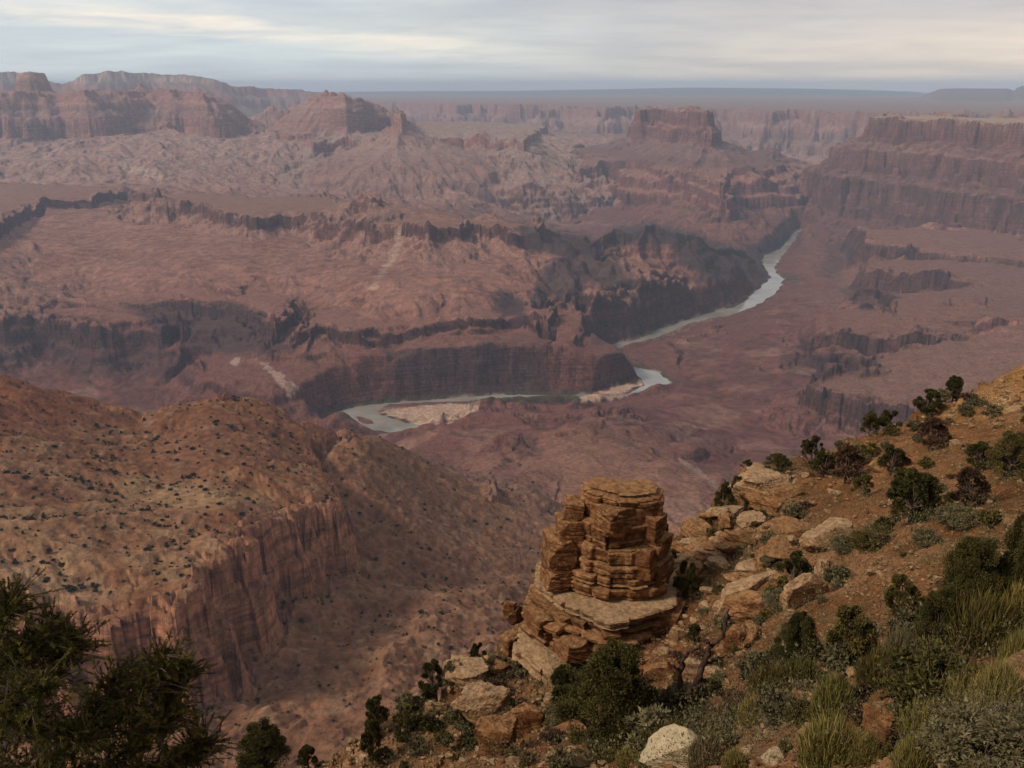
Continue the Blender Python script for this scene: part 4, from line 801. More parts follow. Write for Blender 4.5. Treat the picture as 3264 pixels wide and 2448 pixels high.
M_ROCK = make_rock_mat('weathered_sandstone', (.070, .027, .011), (.185, .082, .033), (.345, .188, .085), (.43, .28, .135))
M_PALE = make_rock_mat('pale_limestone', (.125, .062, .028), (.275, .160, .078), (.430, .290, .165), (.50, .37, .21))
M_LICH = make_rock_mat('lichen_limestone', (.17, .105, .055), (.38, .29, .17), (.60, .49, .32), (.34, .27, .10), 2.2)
RND = random.Random(11); NPR = np.random.RandomState(5)
def ico(sub):
    bm = bmesh.new(); bmesh.ops.create_icosphere(bm, subdivisions=sub, radius=1.0); V = np.array([v.co[:] for v in bm.verts]); Fc = np.array([[v.index for v in f.verts] for f in bm.faces]); bm.free(); return V, Fc
ICO3, ICO4 = ico(4), ico(5)
def rock_mesh(name, seed, dims=(1, 1, 1), planes=11, big=False, mat=None, rough=0.06, bed=0.0):
    rs = np.random.RandomState(seed); D, Fc = (ICO4 if big else ICO3); n = rs.normal(size=(planes, 3)); n /= np.linalg.norm(n, axis=1)[:, None]
    n = np.concatenate([n, [[0.08, 0.05, 1], [-.06, .07, -1]]]); n /= np.linalg.norm(n, axis=1)[:, None]
    h = np.concatenate([rs.uniform(0.55, 0.92, planes), [0.72, 0.75]]); dn = D @ n.T; rad = np.where(dn > 0.05, h / np.maximum(dn, 0.05), 9).min(1); rad = np.minimum(rad, 1.25)
    V = D * rad[:, None]
    for sc_, am in ((1.7, rough * 1.6), (4.5, rough), (11, rough * .5)):
        V = V + D * (perlin(V[:, 0] * sc_ + V[:, 2] * 1.3 * sc_, V[:, 1] * sc_ - V[:, 2] * .7 * sc_, seed % 97) * am)[:, None]
    if bed: V[:, :2] *= (1 + bed * np.sign(np.sin(V[:, 2] * 9 + seed)) * np.abs(np.sin(V[:, 2] * 9 + seed)) ** .5)[:, None]
    V = V * np.array(dims); return mesh_np(name, V, Fc, mat, False)
ROCKS = [rock_mesh('boulder', 40 + i, (1, RND.uniform(.7, 1), RND.uniform(.5, .85)), RND.choice([8, 10, 13]), False, M_PALE if i % 3 else M_ROCK, 0.05) for i in range(9)]
SLABS = [rock_mesh('slab', 70 + i, (1, RND.uniform(.6, .9), RND.uniform(.22, .36)), 9, False, M_PALE if i % 2 else M_ROCK, 0.05) for i in range(5)]
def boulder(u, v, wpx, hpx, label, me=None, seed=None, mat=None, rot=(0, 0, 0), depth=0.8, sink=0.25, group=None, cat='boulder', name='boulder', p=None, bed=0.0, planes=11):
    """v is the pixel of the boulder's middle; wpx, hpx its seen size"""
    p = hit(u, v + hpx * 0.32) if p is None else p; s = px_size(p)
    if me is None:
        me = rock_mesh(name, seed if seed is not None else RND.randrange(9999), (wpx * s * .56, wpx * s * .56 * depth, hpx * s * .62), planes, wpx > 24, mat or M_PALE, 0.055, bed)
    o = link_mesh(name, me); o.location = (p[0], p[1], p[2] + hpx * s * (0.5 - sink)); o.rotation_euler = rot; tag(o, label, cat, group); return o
# ------------------------------------------------------------------ the layered rock pillar
PR = 55.0; pd = ray(612, 580); PAZ = math.atan2(pd[0], pd[1]); ex_ = np.array([math.cos(PAZ), -math.sin(PAZ), 0]); ey_ = np.array([math.sin(PAZ), math.cos(PAZ), 0])
PB = ey_ * PR + np.array([0, 0, -39.0])
pillar = bpy.data.objects.new('rock_pillar', None); C.objects.link(pillar); pillar.location = PB; pillar.rotation_euler = (0, 0, -PAZ)
tag(pillar, 'tall stack of layered brown sandstone blocks on a wide pale ledge', 'rock pillar')
SHAPE = [(-1, .5), (-.98, -.12), (-.6, -.60), (-.02, -1), (.5, -.86), (.97, -.5), (1, .35), (.75, .9), (0, 1), (-.7, .9)]
def slab_part(name, uL, uR, uf, vt, vb, yf, hd, seed, mat, tilt=(0, 0), bedn=3, taper=0.0, label=None, rag=0.10, jut=0.07):
    rs = np.random.RandomState(seed); S = lambda v: at_r(uf, v, PR + yf)
    top, bot = S(vt), S(vb); z1, z0 = top[2] + 39.0, bot[2] + 39.0; sc_ = np.linalg.norm(top) / F
    # lateral offsets along ex_ measured at the slab's middle depth
    def xl(u): d = ray(u, (vt + vb) / 2); d = d * ((PR + yf + hd * 0.8) / (d @ ey_)); return d @ ex_
    xL, xR = xl(uL), xl(uR); cx, hw = (xL + xR) / 2, (xR - xL) / 2; cy = yf + hd
    xf = ((at_r(uf, vt, PR + yf) @ ex_) - cx) / hw
    P = [(x + (xf - 0.02) * (1 - abs(x)) * (1 if y < 0 else 0), y) for x, y in SHAPE]; P = [(x * (1 + rs.uniform(-.05, .05)), y * (1 + rs.uniform(-.10, .10))) for x, y in P]
    P = np.array(P) * (hw, hd); n = len(P); M = 220
    seg = np.linalg.norm(np.roll(P, -1, 0) - P, axis=1); cum = np.concatenate([[0], np.cumsum(seg)]); t = np.linspace(0, cum[-1], M, endpoint=False)
    k = np.clip(np.searchsorted(cum, t, side='right') - 1, 0, n - 1); f = (t - cum[k]) / seg[k]; O = P[k] * (1 - f)[:, None] + np.roll(P, -1, 0)[k] * f[:, None]
    nrm = O / (np.linalg.norm(O, axis=1)[:, None] + 1e-6)
    # vertical joints: the outline steps in and out block by block
    nb = max(6, int(cum[-1] / 1.25)); jb = rs.uniform(-1, 1, nb)[(np.arange(M) * nb // M)] * rag * min(hw, hd) * 0.9
    crack = np.exp(-((np.arange(M) * nb / M + 0.5) % 1 - 0.5) ** 2 / 0.004) * (rs.uniform(0, 1, nb + 1)[np.round(np.arange(M) * nb / M).astype(int) % nb] > 0.45)
    kz = max(7, int((z1 - z0) / 0.075)); V = []
    bz = np.sort(rs.uniform(0.12, 0.95, bedn)); boff = rs.uniform(-1, 1, bedn + 1) * jut * min(hw, hd); jm = rs.uniform(-1, 1, (bedn + 1, nb))
    for i in range(kz):
        s_ = i / (kz - 1); z = z0 + (z1 - z0) * s_; b_ = int(np.searchsorted(bz, s_)); part = np.exp(-((s_ - bz) * (z1 - z0) / 0.06) ** 2).sum()
        off = jb + boff[b_] + jm[b_][(np.arange(M) * nb // M)] * rag * 0.35 * min(hw, hd) - 0.45 * part - 0.22 * crack - taper * s_ - 0.12 * (s_ > 0.96) - 0.34 * (s_ < 0.10)
        th = np.arange(M) / M * 2 * np.pi
        off = off + 0.035 * perlin(O[:, 0] * 1.1 + seed, O[:, 1] * 1.1 + z * 1.7, seed % 50) + 0.05 * perlin(O[:, 0] * 3.1 + seed, O[:, 1] * 3.1 + z * 4.1, seed % 40)
        Q = O + nrm * off[:, None]; V.append(np.concatenate([Q, np.full((M, 1), z)], 1))
    for r_ in (0.9, 0.72, 0.5, 0.25, 0.02):
        Q = V[kz - 1][:, :2] * r_; zz = z1 + 0.05 * (1 - r_) + 0.10 * perlin(Q[:, 0] * .9 + seed, Q[:, 1] * .9, 3); V.append(np.concatenate([Q, zz[:, None]], 1))
    Vn = np.concatenate(V); Vn[:, 2] += Vn[:, 0] * tilt[0] + Vn[:, 1] * tilt[1]; Vn += (cx, cy, 0)
    rows = kz + 5; a = np.arange(M); b = (a + 1) % M
    Q4 = np.concatenate([np.stack([i * M + a, i * M + b, (i + 1) * M + b, (i + 1) * M + a], -1) for i in range(rows - 1)])
    o = link_mesh(name, mesh_np(name, Vn, Q4, mat, False), None, pillar); 
    if label: o['label'] = label
    return o
def pblock(uL, uR, vT, vB, yf, dep, rot, seed, mat=None, name='block', tilt=0.0, label=None):
    u, v = (uL + uR) / 2, (vT + vB) / 2; d = ray(u, v); d = d * ((PR + yf + dep / 2) / (d @ ey_)); sc_ = np.linalg.norm(d) / F
    rs = np.random.RandomState(seed); D, Fc = ICO4; A = np.array([[1, 0, 0], [-1, 0, 0], [0, 1, 0], [0, -1, 0], [0, 0, 1], [0, 0, -1]], float); A = A + rs.normal(size=A.shape) * .09
    cut = rs.choice([-1, 1], (5, 3)) * rs.uniform(.3, 1, (5, 3)); n = np.concatenate([A, cut]); n /= np.linalg.norm(n, axis=1)[:, None]; h = np.concatenate([np.full(6, .80) + rs.uniform(-.06, .06, 6), rs.uniform(1.0, 1.16, 5)])
    dn = D @ n.T; rad = np.where(dn > .03, h / np.maximum(dn, .03), 9).min(1); V = D * rad[:, None]
    V[:, :2] *= (1 - 0.07 * np.exp(-((V[:, 2] - rs.uniform(-.4, .4)) / .06) ** 2) - 0.05 * np.exp(-((V[:, 2] - rs.uniform(-.6, .6)) / .04) ** 2))[:, None]
    for k_, am in ((2.2, .07), (6, .035), (15, .016)): V = V + D * (perlin(V[:, 0] * k_ + V[:, 2] * 1.7 * k_ + seed, V[:, 1] * k_ - V[:, 2] * .9 * k_, seed % 60) * am)[:, None]
    hz = (vB - vT) * sc_ / .88; V = V * (1.25 * (uR - uL) * sc_ / 2, 1.25 * dep / 2, 1.25 * hz / 2); me = mesh_np(name, V, Fc, mat or M_ROCK, False); o = link_mesh(name, me, None, pillar)
    o.location = (d @ ex_, d @ ey_ - PR, d[2] + 39.0); o.rotation_euler = (0, tilt, R(rot))
    if label: o['label'] = label
    return o
slab_part('cap_block', 581, 663, 620, 497, 503, -1.55, 1.6, 31, M_ROCK, (0.0, 0.02), 2, 0.05, 'flat topmost slab with pale lichen patches', 0.14, 0.09)
slab_part('block', 580, 661, 619, 503, 528, -1.5, 1.7, 1, M_ROCK, (0, 0.0), 1, -0.05, None, 0.15, 0.05)
slab_part('block', 577, 650, 607, 529.5, 552, -2.15, 2.1, 2, M_ROCK, (0.02, 0), 1, -0.25, None, 0.10, 0.05)
slab_part('block', 568, 655, 611, 555, 583, -2.75, 2.6, 3, M_ROCK, (0, 0), 2, 0.1, None, 0.12, 0.07)
slab_part('block', 558, 663, 610, 584, 592, -3.0, 2.9, 4, M_ROCK, (0.01, 0), 1, 0.1, None, 0.09, 0.04)
slab_part('block', 553, 668, 609, 593, 605, -2.85, 2.8, 14, M_ROCK, (0, 0), 1, -0.1, None, 0.11, 0.05)
for k, (uL, uR, vT, vB, yf, dep, rot, tl) in enumerate([
    (597, 636, 507, 529, -2.2, 1.8, 40, .08), (640, 663, 513, 533, -1.3, 1.4, -30, .1), (640, 667, 534, 553, -1.3, 1.7, -28, 0), (634, 655, 549, 574, -2.3, 1.8, -24, 0),
    (564, 582, 500, 518, -.9, 1.5, 12, .2), (557, 581, 517, 540, -1.2, 1.8, 18, .08), (546, 575, 537, 568, -1.7, 2.2, 22, .05), (543, 568, 566, 583, -1.9, 2.0, 25, 0), (646, 668, 556, 582, -1.5, 2.0, -32, 0), (662, 680, 606, 628, -2.6, 1.8, -20, .2)]):
    pblock(uL, uR, vT, vB, yf, dep, rot, 200 + k, None, 'side_block', tl)
slab_part('ledge', 530.5, 676, 612, 622, 631, -4.8, 4.7, 5, M_PALE, (0.01, 0.0), 1, -0.15, 'broad pale shelf with a rounded front edge', 0.045, 0.02)
slab_part('ledge', 532, 668, 607, 633, 640, -4.35, 4.25, 6, M_ROCK, (0.0, 0.0), 1, -0.1, None, .10); slab_part('ledge', 528, 664, 603, 642, 648, -4.65, 4.4, 7, M_ROCK, (0.01, 0.0), 1, -0.1, None, .10)
slab_part('ledge', 530, 655, 600, 650, 657, -4.3, 4.1, 17, M_ROCK, (0.0, 0.0), 1, -0.2, None, .12); slab_part('ledge', 524, 650, 598, 659, 668, -4.6, 4.2, 18, M_ROCK, (0.0, 0.0), 1, -0.2, None, .12)
for k, (uL, uR, vT, vB, yf, dep, rot, tl) in enumerate([(560, 586, 640, 656, -5.0, 1.8, 28, .05), (530, 552, 612, 628, -2.9, 2.2, 35, .05)]): pblock(uL, uR, vT, vB, yf, dep, rot, 260 + k, None, 'side_block', tl)
slab_part('foot_slab', 513, 574, 560, 683, 692, -6.2, 3.4, 8, M_PALE, (-0.02, 0.10), 2, 0.0, 'pale sloping slab jutting out at the foot', .10)
slab_part('base', 519, 640, 590, 670, 772, -4.9, 4.3, 9, M_ROCK, (0.0, 0.0), 6, 0.5, None, 0.10, 0.08)
print('pillar', round(time.time() - T0, 1))
# ================================================================== boulders one can tell apart
B = boulder
B(746, 590, 62, 22, 'long tilted sandstone slab right of the layered rock pillar', seed=301, mat=M_PALE, rot=(R(10), R(-24), R(14)), depth=0.42, planes=7, cat='slab', name='slab')
B(752, 607, 56, 26, 'brown block lying under the long tilted slab', seed=302, mat=M_ROCK, rot=(0, R(-20), R(10)), depth=0.5)
B(736, 638, 20, 26, 'upright brown block below the lower end of the long tilted slab', seed=303, mat=M_ROCK, rot=(0.1, 0.1, 0.6))
B(753, 637, 18, 24, 'brown boulder right of the upright brown block, below the long tilted slab', seed=304, mat=M_ROCK, rot=(0.2, 0, 1.2))
B(678, 636, 13, 20, 'pale squarish block beside the right end of the pillar ledge', seed=305, mat=M_PALE, planes=7)
B(663, 671, 27, 22, 'broad brown boulder under a small flat stone, right of the pillar foot', seed=306, mat=M_ROCK)
B(660, 655, 15, 8, 'small flat pale stone resting on the broad brown boulder', seed=307, mat=M_PALE, p=hit(662, 676) + np.array([0, 0, 1.5]), name='stone', cat='stone')
B(691, 669, 21, 24, 'square tan boulder behind the dead tree', seed=308, mat=M_PALE, planes=8)
B(657, 703, 17, 12, 'cream rounded boulder at the root of the dead tree', seed=309, mat=M_PALE)
B(803, 590, 34, 40, 'large pale cream boulder left of centre of the right slope', seed=310, mat=M_PALE, rot=(0.2, -0.3, 0.4), depth=0.7)
B(822, 575, 24, 34, 'rugged pale rubbly rock above the large cream boulder', seed=311, mat=M_PALE, rot=(0, 0.3, 1.4), depth=0.7)
B(829, 537, 44, 30, 'flat-topped cream boulder with a shaded brown front halfway up the slope', seed=312, mat=M_PALE, planes=7, depth=1.0)
B(680, 752, 66, 34, 'large cream boulder speckled with yellow lichen at the bottom edge', seed=313, mat=M_LICH, rot=(0, -0.42, 0.2), depth=0.6, sink=0.2)
B(1020, 674, 34, 52, 'pale cream boulder cut by the right edge of the picture', seed=314, mat=M_PALE, sink=0.2)
B(880, 730, 36, 54, 'rough orange knobbly rock between the green ephedra clumps', seed=315, mat=M_ROCK, planes=14, depth=0.8)
B(771, 758, 17, 13, 'small grey-white stone on the gravel at the bottom', seed=316, mat=M_LICH, rot=(0, -0.7, 0), cat='stone', name='stone')
B(578, 765, 30, 12, 'low pale rock at the bottom edge below the big juniper', seed=317, mat=M_PALE)
B(506, 614, 13, 16, 'round dark-sided boulder balanced left of the pillar ledge', seed=318, mat=M_ROCK, p=hit(508, 650) + np.array([0, 0, 3.2]))
B(518, 622, 16, 18, 'leaning dark boulder against the left side of the pillar', seed=319, mat=M_ROCK, rot=(0, -.6, 0), p=hit(515, 650) + np.array([0, 0, 2.4]))
B(510, 640, 24, 26, 'brown rock under the two balanced boulders left of the pillar', seed=320, mat=M_ROCK, p=hit(511, 656) + np.array([0, 0, .4]))
B(462, 672, 40, 22, 'pale broken ledge rock on the ridge crest left of the pillar foot', seed=321, mat=M_PALE, bed=0.06, planes=8)
B(480, 704, 44, 40, 'big pale overhanging rock on the ridge crest', seed=322, mat=M_PALE, bed=0.07, planes=9, rot=(0, 0, .5))
B(500, 735, 40, 50, 'orange weathered rock face below the ridge crest', seed=323, mat=M_ROCK, bed=0.05)
B(522, 720, 30, 40, 'grey jointed rock between the orange rock face and the big juniper', seed=324, mat=M_ROCK, bed=0.06)
B(432, 706, 16, 16, 'small yellowish rock on the ridge at the lower left end', seed=325, mat=M_PALE, bed=0.08)
B(441, 708, 13, 15, 'ribbed cream rock next to the small yellowish ridge rock', seed=326, mat=M_PALE, bed=0.1)
B(760, 486, 50, 34, 'pale flat-topped limestone outcrop on the skyline of the slope', seed=327, mat=M_PALE, bed=0.06, planes=7, depth=1.1, rot=(0, 0.05, 0))
B(774, 498, 44, 22, 'jointed brown limestone ledge below the pale skyline outcrop', seed=328, mat=M_ROCK, bed=0.07, planes=8)
B(744, 478, 14, 22, 'small dark block at the left tip of the skyline outcrop', seed=329, mat=M_ROCK)
for k, (u, v, w, h, lab) in enumerate([(672, 566, 34, 22, 'dark-bottomed slab joined to the right side of the pillar'), (680, 546, 22, 18, 'knobby brown rock behind the right shoulder of the pillar'), (697, 533, 30, 14, 'flat brown slab at the top of the broken ledges by the gap'), (716, 540, 22, 14, 'pale slab right of the flat brown slab by the gap'),
        (705, 552, 34, 16, 'layered brown ledge rock below the flat brown slab'), (738, 538, 30, 13, 'pale oblong rock on the broken ledges'), (752, 520, 26, 13, 'brown oblong rock under the jointed ledge'), (724, 522, 18, 14, 'brown boulder on the cliff edge under the dark green juniper'),
        (690, 572, 30, 20, 'shaded brown rock below the layered ledge rock'), (720, 566, 26, 14, 'small ledge of brown rock above the long tilted slab'), (658, 584, 20, 26, 'cracked block against the right side of the pillar ledge'), (676, 604, 28, 18, 'pale broken block at the right end of the pillar ledge'),
        (789, 612, 10, 10, 'round grey stone right of the long tilted slab'), (765, 560, 24, 12, 'pale rock at the upper end of the long tilted slab'), (668, 690, 14, 10, 'small tan rock left of the dead tree trunk'), (712, 672, 18, 14, 'brown rock right of the dead tree')]):
    B(u, v, w, h, lab, seed=340 + k, mat=M_ROCK if k % 3 else M_PALE, rot=(RND.uniform(-.1, .1), RND.uniform(-.15, .15), RND.uniform(0, 3)), bed=0.05 if k % 2 else 0.0, planes=8, sink=0.3, name='rock', cat='rock')
# ---- loose stones on the slope
def scatter(n, seed, us, vs, w):
    rs = np.random.RandomState(seed); out = []; tries = 0
    while len(out) < n and tries < n * 60:
        tries += 1; u, v = rs.uniform(*us), rs.uniform(*vs)
        d = ray(u, v); a = math.atan2(d[0], d[1]); j = int((a - FA[0]) / (FA[1] - FA[0]))
        if not 0 <= j < len(FA): continue
        zr = d[2] / math.hypot(d[0], d[1]) * FR; ok = np.where((zr < HH[:, j]) & (FR > 5))[0]
        if not len(ok) or FR[ok[0]] > 150 or ED[ok[0], j] > -0.3: continue
        p = hit(u, v)
        if rs.uniform() < w(u, v, p): out.append((u, v, p, rs))
    return out
def stone_w(u, v, p):
    c = 0.25 + 0.5 * (perlin(np.array(p[0] / 6), np.array(p[1] / 6), 3) > 0.05)
    if u < 720 and v > 560: c += 0.3
    return c
for k, (u, v, p, rs) in enumerate(scatter(270, 5, (300, 1030), (370, 775), stone_w)):
    o = link_mesh('loose_rock', (ROCKS if rs.uniform() < .7 else SLABS)[rs.randint(5)]); s = np.clip(px_size(p) * rs.gamma(2.2, 1.5) + 0.08, 0.12, 0.9)
    o.location = (p[0], p[1], p[2] + s * 0.15); o.scale = (s, s, s); o.rotation_euler = (rs.uniform(-.4, .4), rs.uniform(-.4, .4), rs.uniform(0, 6.28))
    tag(o, 'loose angular rock half sunk in the orange soil of the near slope', 'rock', 'loose rocks strewn over the near hillside')
for k, (u, v, p, rs) in enumerate(scatter(34, 61, (664, 800), (512, 612), lambda u, v, p: 0.9 if v > 640 - 0.16 * u - (u - 664) * .3 else 0.4)):
    o = link_mesh('ledge_rock', SLABS[rs.randint(5)]); s = px_size(p) * rs.uniform(8, 20); o.location = (p[0], p[1], p[2] + s * rs.uniform(0, .25)); o.scale = (s, s * .8, s * rs.uniform(.9, 1.6)); o.rotation_euler = (rs.uniform(-.1, .1), rs.uniform(-.1, .1), rs.uniform(-.6, .6))
    tag(o, 'flat angular ledge rock among the broken limestone ledges right of the pillar', 'rock', 'broken limestone ledges along the cliff edge')
def rubble():
    Vs, Fs = [], []; off = 0; D, Fc = ico(1)
    for u, v, p, rs in scatter(9500, 9, (250, 1040), (368, 778), stone_w):
        s = px_size(p) * rs.gamma(1.3, .80) + 0.03; q = D * rs.uniform(.55, 1.25, (len(D), 1)) * rs.uniform(.5, 1.2, (1, 3)) * s
        Vs.append(q + p + (0, 0, s * .25)); Fs.append(Fc + off); off += len(D)
    tag(link_mesh('rubble', mesh_np('rubble', np.concatenate(Vs), np.concatenate(Fs), M_PALE, False)), 'scattered pale stone chips over the slope', kind='stuff')
rubble()
# ================================================================== plants
def make_leaf_mat(name, cols, trans=0.25):
    m, N, L, b = new_mat(name); at = N('ShaderNodeAttribute', attribute_name='tone'); c = cramp(N, L, at.outputs['Fac'], [(i / (len(cols) - 1), c_) for i, c_ in enumerate(cols)])
    oi = N('ShaderNodeObjectInfo'); t = cramp(N, L, oi.outputs['Random'], [(0, (.75, .80, .75)), (1, (1.25, 1.15, 1.1))]); c = mix(N, L, c, t, 1.0, 'MULTIPLY'); L(c, b.inputs['Base Color'])
    b.inputs['Roughness'].default_value = 0.8; return m
M_JUN = make_leaf_mat('juniper_leaf', [(.026, .025, .008), (.062, .057, .017), (.115, .100, .030)])
M_OLIVE = make_leaf_mat('olive_leaf', [(.040, .036, .011), (.098, .082, .024), (.165, .132, .040)])
M_SAGE = make_leaf_mat('sage_leaf', [(.070, .062, .032), (.150, .130, .066), (.240, .205, .110)])
M_BROWN = make_leaf_mat('dry_brush', [(.045, .026, .015), (.085, .050, .030), (.130, .082, .052)])
M_EPH = make_leaf_mat('ephedra_stem', [(.090, .076, .020), (.210, .178, .052), (.340, .285, .095)])
M_PINE = make_leaf_mat('pine_needle', [(.032, .033, .008), (.105, .095, .022), (.24, .185, .042)])
def make_bark(name, a, b_):
    m, N, L, b = new_mat(name); geo = N('ShaderNodeNewGeometry'); n = mapped_noise(N, L, geo.outputs['Position'], (6, 6, 1.5), 5, 0.6); L(cramp(N, L, n, [(0.35, a), (0.65, b_)]), b.inputs['Base Color']); return m
M_BARK = make_bark('grey_bark', (.055, .038, .026), (.150, .110, .080)); M_DEAD = make_bark('charred_wood', (.022, .013, .009), (.085, .052, .036)); M_TWIG = make_bark('twig', (.080, .052, .036), (.170, .120, .085))
def leaves(centres, radii, per, size, rs, up=0.3, flatten=0.75, long=1.6):
    """small leaf triangles spread through clumps; returns verts, faces, tone"""
    c = np.repeat(centres, per, 0); r = np.repeat(radii, per)
    d = rs.normal(size=c.shape); d /= np.linalg.norm(d, axis=1)[:, None]; rad = rs.uniform(0, 1, len(c)) ** 0.45
    P = c + d * (r * rad)[:, None] * (1, 1, flatten)
    ax = d + (0, 0, up) + rs.normal(size=c.shape) * 0.6; ax /= np.linalg.norm(ax, axis=1)[:, None]; sd = np.cross(ax, rs.normal(size=c.shape)); sd /= np.linalg.norm(sd, axis=1)[:, None]
    s = size * rs.uniform(.6, 1.4, len(c))[:, None]
    V = np.stack([P - sd * s * .5, P + sd * s * .5, P + ax * s * long], 1).reshape(-1, 3); Fc = np.arange(len(V)).reshape(-1, 3)
    tone = np.clip(0.45 + 0.35 * rs.normal(size=len(c)) * .6 + 0.25 * np.repeat(rs.uniform(-1, 1, len(centres)), per), 0, 1); return V, Fc, np.repeat(tone, 3)
def tube(path, radii, seg=6):
    path = np.asarray(path, float); V, Fc = [], []; n = len(path)
    for i in range(n):
        t = path[min(i + 1, n - 1)] - path[max(i - 1, 0)]; t /= np.linalg.norm(t) + 1e-9; a = np.cross(t, (0.31, 0.9, 0.2)); a /= np.linalg.norm(a) + 1e-9; b = np.cross(t, a)
        for k in range(seg): th = 2 * math.pi * k / seg; V.append(path[i] + radii[i] * (math.cos(th) * a + math.sin(th) * b))
    for i in range(n - 1):
        for k in range(seg): Fc.append((i * seg + k, i * seg + (k + 1) % seg, (i + 1) * seg + (k + 1) % seg, (i + 1) * seg + k))
    return np.array(V), np.array(Fc)
def tubes(lst, seg=6):
    Vs, Fs, off = [], [], 0
    for p, r in lst: V, Fc = tube(p, r, seg); Vs.append(V); Fs.append(Fc + off); off += len(V)
    return np.concatenate(Vs), np.concatenate(Fs)
def wiggle(a, b, n, amp, rs, bow=(0, 0, 0)):
    t = np.linspace(0, 1, n)[:, None]; p = np.asarray(a) * (1 - t) + np.asarray(b) * t + np.sin(np.pi * t) * np.asarray(bow); p[1:-1] += rs.normal(size=(n - 2, 3)) * amp; return p
def juniper_proto(seed, n=38, per=330, size=.028, lean=0.0, w=0.5, tall=1.0, mat=None):
    """unit-height juniper: crown mesh + trunk mesh, about 1 m tall and 1 m wide"""
    rs = np.random.RandomState(seed); cs, rr, br = [], [], []
    for i in range(n):
        z = rs.uniform(0.16, 0.93) ** 0.9; prof = w * (1.0 - 0.75 * max(0, z - 0.35) / 0.65) * (0.75 + 0.5 * z if z < .4 else 1); a = rs.uniform(0, 6.28); q = prof * rs.uniform(.25, 1.0) ** .6
        c = np.array([math.cos(a) * q + lean * z, math.sin(a) * q, z * tall]); cs.append(c); rr.append(rs.uniform(.07, .17) * (1.1 - .5 * z)); br.append((wiggle((lean * z * .3, 0, z * .45), c, 5, .012, rs), np.linspace(.014, .004, 5)))
    V, Fc, tone = leaves(np.array(cs), np.array(rr), per, size, rs)
    cm = mesh_np('crown', V, Fc, mat or M_JUN, False, None, {'tone': tone})
    tv, tf = tubes([(wiggle((0, 0, -.08), (lean * .5, 0, .78), 7, .02, rs), np.linspace(.045, .012, 7))] + br); tm = mesh_np('trunk', tv, tf, M_BARK, True)
    return cm, tm
JUN = [juniper_proto(1), juniper_proto(2, 30, 360, .03, .1), juniper_proto(3, 44, 300, .027, -.08, .46), juniper_proto(4, 34, 330, .03, .15, .55)]
JBIG = [juniper_proto(11, 90, 620, .0115, .05, .46), juniper_proto(12, 80, 640, .012, -.05, .44), juniper_proto(13, 76, 620, .012, 0, .5)]
OLIVE = [juniper_proto(5, 34, 300, .03, 0, .55, 1.0, M_OLIVE), juniper_proto(6, 60, 420, .016, 0, .5, 1.0, M_OLIVE)]
BROWNT = [juniper_proto(7, 22, 120, .05, .05, .5, 1.0, M_BROWN)]
def plant(kind, protos, u, vb, wpx, hpx, label, cat, group=None, rot=None, aspect=None, parts=('crown', 'trunk'), p=None, k=None):
    p = hit(u, vb - 2) if p is None else p; s = px_size(p); cosd = math.hypot(p[0], p[1]) / np.linalg.norm(p)
    e = bpy.data.objects.new(kind, None); C.objects.link(e); e.location = p; h = hpx * s / (cosd * .9 + .12); w = wpx * s
    e.scale = (w, w, h); e.rotation_euler = (0, 0, RND.uniform(0, 6.28) if rot is None else rot); tag(e, label, cat, group)
    ms = protos[RND.randrange(len(protos)) if k is None else k]
    for m_, nm in zip(ms, parts):
        o = bpy.data.objects.new(nm, m_); C.objects.link(o); o.parent = e
    return e
GJ = 'dark junipers on the near slope'
